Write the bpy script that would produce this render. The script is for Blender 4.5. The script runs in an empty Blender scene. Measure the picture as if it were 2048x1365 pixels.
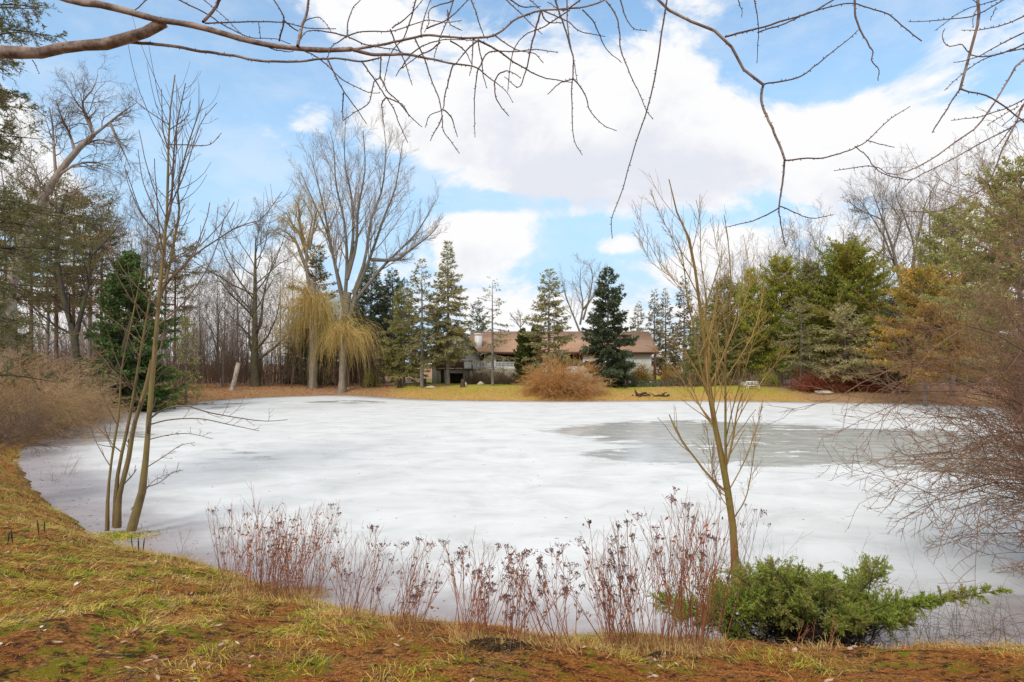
import bpy, math
import numpy as np
from math import radians

# ------------------------------------------------------------------ basics
SC = bpy.context.scene
COL = SC.collection
EYE, F, CX, HZ = 3.0, 1250.0, 1024.0, 728.0     # eye height above the ice, focal length and horizon of the photo


def at(px, py, Y):
    return np.array([(px - CX) / F * Y, Y, EYE - (py - HZ) / F * Y])


def nrm(v):
    return v / np.maximum(np.linalg.norm(v, axis=-1, keepdims=True), 1e-9)


def tag(o, label=None, cat=None, group=None, kind=None):
    if label: o['label'] = label
    if cat: o['category'] = cat
    if group: o['group'] = group
    if kind: o['kind'] = kind
    return o


def thing(name, loc, label, cat, group=None):
    o = bpy.data.objects.new(name, None)
    o.empty_display_size = .2
    COL.objects.link(o)
    o.location = [float(v) for v in loc]
    return tag(o, label, cat, group)


def dup(root, loc, rz=0., s=1., label=None, sz=None):
    r = root.copy(); COL.objects.link(r)
    r.location = [float(v) for v in loc]
    r.rotation_euler = (0, 0, rz)
    r.scale = (s, s, sz or s)
    if label: r['label'] = label
    for ch in root.children:
        c = ch.copy(); COL.objects.link(c); c.parent = r
        for g in ch.children:
            d = g.copy(); COL.objects.link(d); d.parent = c
    return r


class Geo:
    def __init__(self):
        self.v, self.q, self.t, self.n = [], [], [], 0

    def add(self, V, quads=None, tris=None):
        V = np.asarray(V, float).reshape(-1, 3)
        if quads is not None and len(quads): self.q.append(np.asarray(quads, np.int64).reshape(-1, 4) + self.n)
        if tris is not None and len(tris): self.t.append(np.asarray(tris, np.int64).reshape(-1, 3) + self.n)
        self.v.append(V); self.n += len(V)
        return self

    def tubes(self, P, R, S=4):
        P = np.asarray(P, float); R = np.asarray(R, float)
        if P.ndim == 2: P, R = P[None], R[None]
        N, K, _ = P.shape
        if N == 0: return self
        T = np.empty_like(P)
        T[:, 1:-1] = P[:, 2:] - P[:, :-2]; T[:, 0] = P[:, 1] - P[:, 0]; T[:, -1] = P[:, -1] - P[:, -2]
        T = nrm(T)
        m = np.abs(nrm(P[:, -1] - P[:, 0]))
        ref = np.eye(3)[np.argmin(m, axis=1)][:, None, :]
        A = nrm(np.cross(T, ref)); B = np.cross(T, A)
        a = np.arange(S) / S * 2 * math.pi
        ring = np.cos(a)[None, None, :, None] * A[:, :, None, :] + np.sin(a)[None, None, :, None] * B[:, :, None, :]
        if S >= 8: ring = ring * (1 + .09 * np.random.default_rng(N + K).normal(size=(N, K, S, 1)).clip(-1.5, 1.5))
        V = P[:, :, None, :] + R[:, :, None, None] * ring
        i = np.arange(N)[:, None, None] * K * S
        k = np.arange(K - 1)[None, :, None] * S
        s = np.arange(S)[None, None, :]; s2 = (s + 1) % S
        q = np.stack([i + k + s, i + k + s2, i + k + S + s2, i + k + S + s], -1)
        return self.add(V, q.reshape(-1, 4))

    def blades(self, base, d, L, W, rng, flat=None):
        """diamond shaped leaf or needle spray, one island each"""
        N = len(base)
        if N == 0: return self
        d = nrm(d); r = rng.normal(size=(N, 3)) if flat is None else flat
        s = nrm(np.cross(d, r))
        L = np.broadcast_to(L, N)[:, None]; W = np.broadcast_to(W, N)[:, None]
        mid = base + d * L * .45
        V = np.stack([base, mid + s * W * .5, base + d * L, mid - s * W * .5], 1)
        return self.add(V, np.arange(4 * N).reshape(N, 4))

    def strips(self, base, d0, d1, L, W, rng):
        """bent grass blade: a quad and a triangle"""
        N = len(base); d0 = nrm(d0); d1 = nrm(d1)
        s = nrm(np.cross(d0, rng.normal(size=(N, 3))))
        L = np.broadcast_to(L, N)[:, None]; W = np.broadcast_to(W, N)[:, None]
        m = base + d0 * L * .5; t = m + d1 * L * .5
        V = np.stack([base - s * W * .5, base + s * W * .5, m + s * W * .4, m - s * W * .4, t], 1)
        o = np.arange(N)[:, None] * 5
        return self.add(V, o + np.array([[0, 1, 2, 3]]), o + np.array([[3, 2, 4]]))

    def box(self, lo, hi):
        x0, y0, z0 = lo; x1, y1, z1 = hi
        V = [(x0, y0, z0), (x1, y0, z0), (x1, y1, z0), (x0, y1, z0), (x0, y0, z1), (x1, y0, z1), (x1, y1, z1), (x0, y1, z1)]
        return self.add(V, [(3, 2, 1, 0), (4, 5, 6, 7), (0, 1, 5, 4), (1, 2, 6, 5), (2, 3, 7, 6), (3, 0, 4, 7)])

    def prism(self, pts, ext):
        """closed polygon extruded along ext"""
        pts = np.asarray(pts, float); n = len(pts); V = np.vstack([pts, pts + np.asarray(ext)])
        q = [(i, (i + 1) % n, n + (i + 1) % n, n + i) for i in range(n)]
        t = [(0, i + 1, i) for i in range(1, n - 1)] + [(n, n + i, n + i + 1) for i in range(1, n - 1)]
        return self.add(V, q, t)

    def lump(self, c, r, rng, rough=.25, seg=10, rings=7):
        V = []
        ph = rng.uniform(0, 6.28, 6)
        for i in range(rings + 1):
            th = math.pi * i / rings
            for j in range(seg):
                a = 2 * math.pi * j / seg
                k = 1 + rough * (math.sin(2 * a + ph[0] + 2 * th) * .5 + math.sin(3 * a + ph[1] - 3 * th) * .4 + math.sin(5 * th + ph[2]) * .3)
                V.append((c[0] + r[0] * k * math.sin(th) * math.cos(a), c[1] + r[1] * k * math.sin(th) * math.sin(a), c[2] + r[2] * k * math.cos(th)))
        q = [(i * seg + j, (i + 1) * seg + j, (i + 1) * seg + (j + 1) % seg, i * seg + (j + 1) % seg) for i in range(rings) for j in range(seg)]
        return self.add(V, q)

    def build(self, name, m, parent=None, loc=None, smooth=False, attr=None):
        V = np.concatenate(self.v) if self.v else np.zeros((0, 3))
        o0 = np.array(parent.location) if parent is not None and loc is None else np.zeros(3)
        if parent is not None and parent.type == 'MESH' and loc is None:
            o0 = np.array(parent.location) + (np.array(parent.parent.location) if parent.parent else 0)
        if loc is not None: o0 = np.asarray(loc, float)
        V = V - o0
        Q = np.concatenate(self.q) if self.q else np.zeros((0, 4), np.int64)
        T = np.concatenate(self.t) if self.t else np.zeros((0, 3), np.int64)
        me = bpy.data.meshes.new(name)
        me.vertices.add(len(V)); me.vertices.foreach_set('co', V.astype(np.float32).ravel())
        li = np.concatenate([Q.ravel(), T.ravel()]).astype(np.int32)
        me.loops.add(len(li)); me.loops.foreach_set('vertex_index', li)
        st = np.concatenate([np.arange(len(Q)) * 4, len(Q) * 4 + np.arange(len(T)) * 3]).astype(np.int32)
        me.polygons.add(len(st)); me.polygons.foreach_set('loop_start', st)
        if smooth: me.polygons.foreach_set('use_smooth', np.ones(len(st), bool))
        if attr:
            for k, a in attr.items():
                at_ = me.attributes.new(k, 'FLOAT', 'POINT'); at_.data.foreach_set('value', np.asarray(a, np.float32))
        me.update(calc_edges=True); me.validate()
        me.materials.append(m)
        o = bpy.data.objects.new(name, me); COL.objects.link(o)
        if parent is not None: o.parent = parent
        elif loc is not None: o.location = [float(v) for v in loc]
        return o


def crv(pts, n):
    """Catmull-Rom through pts, n samples; any number of columns"""
    p = np.asarray(pts, float)
    p = np.vstack([2 * p[0] - p[1], p, 2 * p[-1] - p[-2]])
    seg = np.linalg.norm(np.diff(p[1:-1, :2] if p.shape[1] == 2 else p[1:-1, :3], axis=0), axis=1)
    cum = np.concatenate([[0], np.cumsum(seg)]); s = np.linspace(0, cum[-1], n)
    k = np.clip(np.searchsorted(cum, s, 'right') - 1, 0, len(seg) - 1)
    u = ((s - cum[k]) / np.maximum(seg[k], 1e-9))[:, None]
    a, b, c, d = p[k], p[k + 1], p[k + 2], p[k + 3]
    return .5 * (2 * b + (c - a) * u + (2 * a - 5 * b + 4 * c - d) * u * u + (3 * b - a - 3 * c + d) * u ** 3)


def along(P, R, idx, t):
    """points, tangents and radii at parameter t of the branches idx"""
    K = P.shape[1]; f = t * (K - 1); k = np.clip(f.astype(int), 0, K - 2); u = (f - k)[:, None]
    a, b = P[idx, k], P[idx, k + 1]
    return a + (b - a) * u, nrm(b - a), R[idx, k] + (R[idx, k + 1] - R[idx, k]) * u[:, 0]


def walk(base, d, L, K, rng, wander=.15, up=0., end=None):
    """paths of K points; up > 0 bends them up, < 0 down"""
    N = len(base); P = np.empty((N, K, 3)); P[:, 0] = base; d = nrm(d).copy()
    step = (np.broadcast_to(L, N) / (K - 1))[:, None]
    for k in range(1, K):
        P[:, k] = P[:, k - 1] + d * step
        d = nrm(d + rng.normal(size=(N, 3)) * wander + np.array([0, 0, up]) / (K - 1))
    return P


def sprout(P, R, n, rng, t0=.3, t1=1., ang=45, angj=12, ratio=.5, K=4, rr=.6, up=.2, wander=.12, fall=.5, rmin=.003, tip=.35, azb=None):
    """n children on each branch of P"""
    N = len(P)
    idx = np.repeat(np.arange(N), n)
    t = (np.tile(np.arange(n), N) + rng.uniform(0, 1, N * n)) / n * (t1 - t0) + t0
    b, T, r = along(P, R, idx, np.clip(t, 0, 1))
    Lp = np.linalg.norm(np.diff(P, axis=1), axis=2).sum(1)[idx]
    x = nrm(np.cross(T, rng.normal(size=T.shape)))
    if azb is not None: x = nrm(x + np.asarray(azb))
    x = nrm(x - T * (x * T).sum(1, keepdims=True))
    a = np.radians(ang + rng.normal(size=len(t)) * angj)[:, None]
    d = T * np.cos(a) + x * np.sin(a)
    L = Lp * ratio * (1 - fall * (t - t0) / max(t1 - t0, 1e-6)) * rng.uniform(.65, 1.25, len(t))
    C = walk(b, d, L, K, rng, wander, up)
    r0 = np.maximum(r * rr, rmin)
    return C, r0[:, None] * np.linspace(1, tip, K)[None, :]


# ------------------------------------------------------------------ materials
def nmat(name):
    m = bpy.data.materials.new(name); m.use_nodes = True
    nt = m.node_tree; nt.nodes.clear()
    return m, nt, nt.nodes, nt.links


def ramp(nt, fac, stops):
    r = nt.nodes.new('ShaderNodeValToRGB'); nt.links.new(fac, r.inputs[0])
    e = r.color_ramp.elements
    while len(e) < len(stops): e.new(.5)
    for k, (p, c) in enumerate(stops):
        e[k].position = p; e[k].color = (*c, 1)
    return r.outputs[0]


def noise(nt, scale, detail=4, rough=.55, vec=None, dist=0., stretch=None, coord='Object'):
    n = nt.nodes.new('ShaderNodeTexNoise'); n.inputs['Scale'].default_value = scale
    n.inputs['Detail'].default_value = detail; n.inputs['Roughness'].default_value = rough; n.inputs['Distortion'].default_value = dist
    if vec is None:
        tc = nt.nodes.new('ShaderNodeTexCoord'); vec = tc.outputs[coord]
    if stretch:
        mp = nt.nodes.new('ShaderNodeMapping'); mp.inputs['Scale'].default_value = stretch; nt.links.new(vec, mp.inputs[0]); vec = mp.outputs[0]
    nt.links.new(vec, n.inputs['Vector'])
    return n.outputs['Fac']


def mixc(nt, fac, a, b, mode='MIX'):
    m = nt.nodes.new('ShaderNodeMix'); m.data_type = 'RGBA'; m.blend_type = mode
    for s, v in ((m.inputs[0], fac), (m.inputs[6], a), (m.inputs[7], b)):
        if hasattr(v, 'is_output'): nt.links.new(v, s)
        elif isinstance(v, (int, float)): s.default_value = v
        else: s.default_value = (*v, 1)
    return m.outputs[2]


def math_(nt, op, a, b=None, clamp=False):
    m = nt.nodes.new('ShaderNodeMath'); m.operation = op; m.use_clamp = clamp
    for s, v in zip(m.inputs, (a, b)):
        if v is None: continue
        if hasattr(v, 'is_output'): nt.links.new(v, s)
        else: s.default_value = v
    return m.outputs[0]


def sstep(nt, v, a, b, o0=0., o1=1.):
    m = nt.nodes.new('ShaderNodeMapRange'); m.interpolation_type = 'SMOOTHSTEP'
    nt.links.new(v, m.inputs[0])
    for k, x in zip((1, 2, 3, 4), (a, b, o0, o1)): m.inputs[k].default_value = x
    return m.outputs[0]


def bump(nt, h, dist, strength=1.):
    b = nt.nodes.new('ShaderNodeBump'); b.inputs['Distance'].default_value = dist; b.inputs['Strength'].default_value = strength
    nt.links.new(h, b.inputs['Height'])
    return b.outputs[0]


def finish(nt, col, rough=.8, spec=.2, nor=None, trans=0., rsock=None):
    p = nt.nodes.new('ShaderNodeBsdfPrincipled'); o = nt.nodes.new('ShaderNodeOutputMaterial')
    if hasattr(col, 'is_output'): nt.links.new(col, p.inputs['Base Color'])
    else: p.inputs['Base Color'].default_value = (*col, 1)
    p.inputs['Roughness'].default_value = rough; p.inputs['Specular IOR Level'].default_value = spec
    if rsock is not None: nt.links.new(rsock, p.inputs['Roughness'])
    if nor is not None: nt.links.new(nor, p.inputs['Normal'])
    sh = p.outputs[0]
    if trans > 0:
        t = nt.nodes.new('ShaderNodeBsdfTranslucent')
        if hasattr(col, 'is_output'): nt.links.new(col, t.inputs[0])
        else: t.inputs[0].default_value = (*col, 1)
        mx = nt.nodes.new('ShaderNodeMixShader'); mx.inputs[0].default_value = trans
        nt.links.new(p.outputs[0], mx.inputs[1]); nt.links.new(t.outputs[0], mx.inputs[2]); sh = mx.outputs[0]
    nt.links.new(sh, o.inputs[0])


def bark(name, c1, c2, scale=6, c3=None, st=(1, 1, .25), bd=.02):
    m, nt, N, L = nmat(name)
    n = noise(nt, scale, 6, .65, stretch=st)
    col = ramp(nt, n, [(.3, c1), (.7, c2)])
    if c3: col = mixc(nt, sstep(nt, noise(nt, scale * .25, 3), .45, .65), col, c3)
    finish(nt, col, .85, .15, bump(nt, n, bd))
    return m


def leafy(name, c1, c2, c3=None, trans=.35, ps=.5, rough=.6):
    """foliage: each small leaf or needle spray its own shade, with patches of c3"""
    m, nt, N, L = nmat(name)
    g = N.new('ShaderNodeNewGeometry')
    col = ramp(nt, g.outputs['Random Per Island'], [(0, c1), (1, c2)])
    if c3: col = mixc(nt, sstep(nt, noise(nt, ps, 3), .42, .66), col, c3)
    oi = N.new('ShaderNodeObjectInfo')
    hs = N.new('ShaderNodeHueSaturation'); L.new(col, hs.inputs['Color'])
    L.new(sstep(nt, oi.outputs['Random'], 0, 1, .8, 1.2), hs.inputs['Value'])
    finish(nt, hs.outputs[0], rough, .25, None, trans)
    return m


def plain(name, c1, c2, scale=3, rough=.7, spec=.3, bd=0., st=None, detail=5):
    m, nt, N, L = nmat(name)
    n = noise(nt, scale, detail, .6, stretch=st)
    finish(nt, ramp(nt, n, [(.3, c1), (.7, c2)]), rough, spec, bump(nt, n, bd) if bd else None)
    return m


M = {}
M['bark_grey'] = bark('bark_grey', (.10, .085, .07), (.22, .19, .16), 5, (.15, .14, .09))
M['bark_dark'] = bark('bark_dark', (.035, .028, .022), (.10, .082, .064), 6, (.07, .075, .035))
M['bark_moss'] = bark('bark_moss', (.06, .05, .032), (.15, .13, .085), 7, (.12, .115, .045))
M['bark_pine'] = bark('bark_pine', (.10, .06, .04), (.22, .14, .10), 6, (.12, .09, .07))
M['bark_spruce'] = bark('bark_spruce', (.11, .095, .08), (.24, .215, .185), 6)
M['bark_willow'] = bark('bark_willow', (.15, .12, .09), (.33, .27, .20), 7, (.2, .17, .11))
M['bark_tan'] = bark('bark_tan', (.11, .075, .035), (.26, .19, .09), 9, (.2, .16, .06), bd=.004)
M['bark_sapling'] = bark('bark_sapling', (.13, .08, .028), (.27, .18, .06), 14, (.22, .17, .05), bd=.003)
M['bark_larch'] = bark('bark_larch', (.09, .06, .05), (.25, .18, .15), 28, (.34, .26, .22), st=(1, 1, 1), bd=.004)
M['bark_birch'] = bark('bark_birch', (.12, .09, .06), (.62, .55, .45), 5, (.5, .42, .33), st=(1, 1, .8))
M['twig_larch'] = bark('twig_larch', (.07, .045, .04), (.19, .135, .125), 40, st=(1, 1, 1), bd=.001)
M['twig_grey'] = bark('twig_grey', (.17, .14, .118), (.32, .27, .235), 3)
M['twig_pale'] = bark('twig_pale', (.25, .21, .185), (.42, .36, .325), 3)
M['twig_brown'] = bark('twig_brown', (.10, .065, .045), (.22, .15, .105), 3)
M['twig_red'] = bark('twig_red', (.12, .06, .038), (.36, .205, .135), 2.2, (.24, .15, .085))
M['twig_dark'] = bark('twig_dark', (.03, .024, .02), (.08, .062, .05), 3)
M['twig_tan'] = bark('twig_tan', (.27, .165, .085), (.52, .36, .22), 2, (.36, .24, .11))
M['twig_gold'] = bark('twig_gold', (.24, .15, .05), (.46, .30, .11), 2, (.30, .22, .10))
M['twig_willow'] = bark('twig_willow', (.40, .27, .08), (.64, .46, .17), 1.2, (.36, .29, .11))
M['twig_orange'] = bark('twig_orange', (.36, .16, .045), (.60, .32, .12), 2, (.46, .26, .12))
M['twig_rust'] = bark('twig_rust', (.17, .045, .025), (.34, .10, .05), 2, (.2, .07, .03))
M['stem_red'] = bark('stem_red', (.15, .05, .028), (.44, .16, .075), 3, (.24, .12, .08), st=(1, 1, 1))
M['seed'] = leafy('seed_head_brown', (.07, .035, .03), (.20, .11, .09), None, .05)
M['dead_leaf'] = leafy('dead_leaf_orange', (.26, .085, .025), (.48, .19, .06), None, .3)
M['needle_grey'] = leafy('needles_grey_green', (.19, .18, .075), (.43, .39, .19), (.34, .29, .12), .35, .5)
M['needle_olive'] = leafy('needles_olive', (.19, .19, .06), (.43, .40, .14), (.32, .30, .11), .42, .5)
M['needle_dark'] = leafy('needles_dark', (.065, .095, .052), (.19, .23, .125), (.12, .145, .08), .35, .5)
M['needle_fir'] = leafy('needles_fir', (.06, .105, .03), (.19, .28, .085), (.10, .14, .045), .35, .9)
M['needle_pine'] = leafy('needles_pine', (.21, .25, .035), (.50, .52, .085), (.38, .31, .055), .45, .45)
M['needle_gold'] = leafy('needles_gold', (.46, .29, .045), (.78, .50, .12), (.32, .30, .07), .4, .4)
M['needle_near'] = leafy('needles_near', (.08, .095, .032), (.26, .25, .1), (.17, .14, .07), .35, .8)
M['needle_brown'] = leafy('needles_brownish', (.12, .12, .05), (.30, .26, .12), (.24, .17, .08), .4, .5)
M['cedar'] = leafy('cedar_green', (.035, .055, .012), (.12, .135, .03), None, .2)
M['juniper'] = leafy('juniper_green', (.19, .28, .035), (.56, .64, .12), (.44, .40, .12), .42, 2.6)
M['shrub_lime'] = leafy('shrub_lime', (.2, .23, .03), (.42, .42, .06), None, .25)
M['shrub_orange'] = leafy('shrub_orange_leaf', (.24, .12, .02), (.42, .24, .04), (.16, .15, .03), .25)
M['ivy'] = leafy('ground_cover_green', (.05, .075, .03), (.16, .17, .08), (.17, .14, .1), .2)


def grass_mat():
    m, nt, N, L = nmat('grass_blades')
    g = N.new('ShaderNodeNewGeometry')
    col = ramp(nt, noise(nt, 3.2, 4, .6), [(.32, (.52, .21, .055)), (.43, (.74, .52, .17)), (.54, (.54, .52, .06)), (.64, (.34, .41, .035)), (.74, (.78, .64, .21))])
    hs = N.new('ShaderNodeHueSaturation'); L.new(col, hs.inputs['Color'])
    L.new(sstep(nt, g.outputs['Random Per Island'], 0, 1, .35, 1.5), hs.inputs['Value'])
    finish(nt, hs.outputs[0], .55, .3, None, .3)
    return m


M['grass'] = grass_mat()
TUFTS = []
M['grass_tan'] = leafy('grass_tan', (.42, .27, .08), (.74, .54, .23), (.50, .28, .10), .3, .8)
M['litter'] = leafy('needle_litter_orange', (.38, .10, .02), (.74, .29, .075), (.52, .26, .09), .2, 2.)
M['leaf'] = leafy('fallen_leaf', (.20, .09, .045), (.66, .48, .35), None, .2)
M['leaf_pale'] = leafy('fallen_leaf_pale', (.62, .54, .47), (.82, .78, .72), None, .2)
M['bark_pale'] = bark('bark_pale', (.16, .13, .11), (.36, .31, .27), 5, (.24, .2, .15))
M['fringe'] = leafy('bank_grass', (.36, .21, .05), (.66, .44, .13), (.42, .34, .05), .3, .25)
M['stucco'] = plain('stucco_white', (.80, .79, .77), (.86, .85, .83), 1.5, .85, .2)
M['shingle'] = None
M['timber'] = plain('timber_brown', (.08, .04, .03), (.15, .075, .055), 4, .7, .2, 0, (1, 1, 4))
M['white_paint'] = plain('white_paint', (.74, .73, .7), (.82, .81, .79), 3, .5, .4)
M['beige'] = plain('beige_block', (.33, .28, .2), (.46, .4, .3), 2, .9, .1, .02)
M['dark_void'] = plain('dark_opening', (.012, .01, .009), (.03, .026, .023), 3, .6, .3)
M['stone'] = plain('stone_tan', (.3, .25, .2), (.56, .49, .41), 5, .9, .2, .04)
M['wood_dark'] = plain('wood_dark', (.035, .024, .016), (.12, .085, .06), 6, .9, .1, .03)
M['soil'] = plain('soil_dark', (.035, .022, .012), (.11, .075, .042), 26, .95, .05, .03)
M['asphalt'] = plain('gravel_drive', (.22, .215, .21), (.33, .32, .31), 8, .95, .1)


def shingle_mat():
    m, nt, N, L = nmat('roof_shingles')
    tc = N.new('ShaderNodeTexCoord')
    b = N.new('ShaderNodeTexBrick'); L.new(tc.outputs['Object'], b.inputs[0])
    mp = N.new('ShaderNodeMapping'); mp.inputs['Rotation'].default_value = (radians(-35), 0, 0); L.new(tc.outputs['Object'], mp.inputs[0]); L.new(mp.outputs[0], b.inputs[0])
    b.inputs['Scale'].default_value = 1; b.inputs['Brick Width'].default_value = .9; b.inputs['Row Height'].default_value = .28; b.inputs['Mortar Size'].default_value = .012
    b.inputs['Color1'].default_value = (.35, .21, .135, 1); b.inputs['Color2'].default_value = (.45, .28, .18, 1); b.inputs['Mortar'].default_value = (.2, .11, .08, 1)
    col = mixc(nt, sstep(nt, noise(nt, .4, 4), .4, .7, 0, .7), b.outputs[0], (.44, .29, .22))
    finish(nt, col, .9, .1)
    return m


M['shingle'] = shingle_mat()


def glass_mat():
    m, nt, N, L = nmat('window_glass')
    finish(nt, (.02, .022, .025), .08, .5)
    return m


M['glass'] = glass_mat()

# ------------------------------------------------------------------ ground
SHORE = [(-16.7, 21.2), (-12.6, 16.2), (-9.8, 13.3), (-8.2, 11.7), (-6.9, 10.5), (-5.5, 9.5), (-4.15, 8.75), (-2.95, 8.0), (-1.85, 7.2), (-.9, 6.75), (.2, 6.45),
         (1.4, 6.3), (2.95, 6.25), (5.3, 6.35), (8, 7), (13, 9.5), (21, 15), (28, 24), (32.8, 33), (33.6, 43), (30.3, 47), (24.4, 48.7), (14.4, 50.7), (3, 50.3), (-6.8, 52.2),
         (-15.4, 59.3), (-20, 58), (-23.4, 53.6), (-24.6, 46), (-23.6, 37.5), (-21, 30.7), (-19.3, 26.4)]
_c = crv(SHORE + [SHORE[0]], 260)[:-1]
SA, SB = _c, np.roll(_c, -1, axis=0)


def sdist(x, y):
    """distance to the shore line, positive on land"""
    p = np.stack([np.ravel(x), np.ravel(y)], 1); out = np.empty(len(p))
    for s in range(0, len(p), 20000):
        q = p[s:s + 20000, None, :]
        ab = SB - SA; ap = q - SA
        u = np.clip((ap * ab).sum(2) / (ab * ab).sum(1), 0, 1)
        d = np.linalg.norm(ap - u[..., None] * ab, axis=2).min(1)
        c = ((SA[:, 1] > q[..., 1]) != (SB[:, 1] > q[..., 1])) & (q[..., 0] < (SB[:, 0] - SA[:, 0]) * (q[..., 1] - SA[:, 1]) / (SB[:, 1] - SA[:, 1] + 1e-12) + SA[:, 0])
        out[s:s + 20000] = np.where(c.sum(1) % 2 == 1, -d, d)
    return out.reshape(np.shape(x))


_lat = np.random.default_rng(5).uniform(-1, 1, (256, 256))


def vnoise(x, y, s):
    x = np.asarray(x) / s + 77.3; y = np.asarray(y) / s + 31.7
    i = np.floor(x).astype(int); j = np.floor(y).astype(int); u = x - i; v = y - j
    u = u * u * (3 - 2 * u); v = v * v * (3 - 2 * v)
    g = lambda a, b: _lat[a % 256, b % 256]
    return (g(i, j) * (1 - u) + g(i + 1, j) * u) * (1 - v) + (g(i, j + 1) * (1 - u) + g(i + 1, j + 1) * u) * v


def ground_z(x, y, d=None):
    x = np.asarray(x, float); y = np.asarray(y, float)
    if d is None: d = sdist(x, y)
    near = np.clip((26 - y) / 14, 0, 1); near = near * near * (3 - 2 * near)
    A = .85 + (1.5 - .85) * near
    A = A + np.clip((-x - 14) / 20, 0, 1) * .9 * np.clip((y - 12) / 8, 0, 1) * np.clip((60 - y) / 25, 0, 1)
    dd = np.maximum(d, 0)
    z = A * (1 - np.exp(-dd / (1.9 + 1.2 * (1 - near)))) + .003 * np.minimum(dd, 60)
    fade = np.clip(dd / .5, 0, 1)
    amp = np.clip(14 / np.maximum(y, 6), .25, 1)
    z = z + fade * amp * (.055 * vnoise(x, y, .55) + .03 * vnoise(x + 9, y, .23) + .05 * vnoise(x, y + 5, 1.4)) + np.clip(dd / 6, 0, 1) * .1 * vnoise(x, y, 7.)
    rag = np.exp(-(d / .45) ** 2) * np.clip(30 / np.maximum(y, 1), .3, 1) * (.09 * vnoise(x, y, .45) + .05 * vnoise(x, y, .17))
    return np.where(d < 0, np.maximum(d * .6, -.7) - .03, z) + rag


def gz(x, y): return float(ground_z(np.array([x]), np.array([y]))[0])


def put(px, Y):
    x = (px - CX) / F * Y
    return np.array([x, Y, gz(x, Y)])


def hit(px, py, y0=2.5, y1=14.):
    Y = np.linspace(y0, y1, 900); x = (px - CX) / F * Y
    z = np.maximum(ground_z(x, Y), 0); k = np.argmax(z >= EYE - (py - HZ) / F * Y)
    return np.array([x[k], Y[k], z[k]])


def axis(segs):
    out = []
    for a, b, s in segs: out.append(np.arange(a, b, s))
    return np.concatenate(out)


def grid(xs, ys, zf):
    X, Y = np.meshgrid(xs, ys); Z = zf(X, Y)
    V = np.stack([X, Y, Z], -1).reshape(-1, 3); w = len(xs)
    i = (np.arange(len(ys) - 1)[:, None] * w + np.arange(w - 1)[None, :])
    q = np.stack([i, i + 1, i + w + 1, i + w], -1).reshape(-1, 4)
    return V, q, X, Y


def ground_mat():
    m, nt, N, L = nmat('ground_cover')
    a = N.new('ShaderNodeAttribute'); a.attribute_name = 'shore'
    f = N.new('ShaderNodeAttribute'); f.attribute_name = 'lawn'
    fine = noise(nt, 34, 8, .78); mid = noise(nt, 5, 5, .6); big = noise(nt, .9, 4, .6)
    # near bank: rusty needles, straw and moss
    clod = noise(nt, 13, 5, .7, stretch=(.6, 1, 1))
    near = ramp(nt, fine, [(.34, (.035, .015, .007)), (.45, (.34, .12, .03)), (.56, (.58, .28, .075)), (.68, (.74, .54, .2))])
    near = mixc(nt, sstep(nt, mid, .5, .58), near, mixc(nt, fine, (.09, .10, .008), (.44, .44, .03)))
    near = mixc(nt, sstep(nt, big, .46, .62, 0, .75), near, mixc(nt, fine, (.24, .065, .016), (.52, .2, .05)))
    near = mixc(nt, sstep(nt, clod, .52, .40, 0, .9), near, (.055, .026, .012))
    # far bank: yellow-green lawn and tawny grass
    lawn = mixc(nt, fine, (.22, .255, .025), (.47, .48, .055))
    tan = mixc(nt, noise(nt, 7, 5, .65), (.34, .19, .055), (.64, .42, .15))
    leaf = mixc(nt, noise(nt, 5, 6, .7), (.24, .12, .07), (.55, .34, .23))
    far = mixc(nt, sstep(nt, noise(nt, .22, 4, .6), .44, .64), lawn, tan)
    far = mixc(nt, sstep(nt, a.outputs['Fac'], 1.2, 5.5, 1, 0), far, tan)
    far = mixc(nt, sstep(nt, f.outputs['Fac'], .2, .8), leaf, far)
    pos = N.new('ShaderNodeNewGeometry'); sp = N.new('ShaderNodeSeparateXYZ'); L.new(pos.outputs['Position'], sp.inputs[0])
    col = mixc(nt, sstep(nt, sp.outputs[1], 17, 26), near, far)
    # wet dark mud right at the ice
    col = mixc(nt, sstep(nt, a.outputs['Fac'], .02, .25, .6, 0), col, (.13, .085, .045))
    h = math_(nt, 'ADD', math_(nt, 'MULTIPLY', fine, .6), mid)
    finish(nt, col, .92, .1, bump(nt, h, .09))
    return m


xs = np.concatenate([-np.geomspace(1500, 46, 24), axis([(-44, -14, 1.), (-14, 9, .09), (9, 45, .9)]), np.geomspace(46, 1500, 24)])
ys = np.concatenate([-np.geomspace(300, 4, 16), axis([(-3, 2.6, .4), (2.6, 13, .07), (13, 25, .25), (25, 80, .7)]), np.geomspace(82, 2500, 30)])
D = sdist(*np.meshgrid(xs, ys))
V, q, X, Y = grid(xs, ys, lambda x, y: ground_z(x, y, D))
lawn = np.clip((X + 14) / 6, 0, 1) * np.clip((X * -1 + 26) / 5, 0, 1)
G = Geo(); G.add(V, q)
tag(G.build('ground', ground_mat(), smooth=True, attr={'shore': D.ravel(), 'lawn': lawn.ravel()}), kind='structure')


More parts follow.
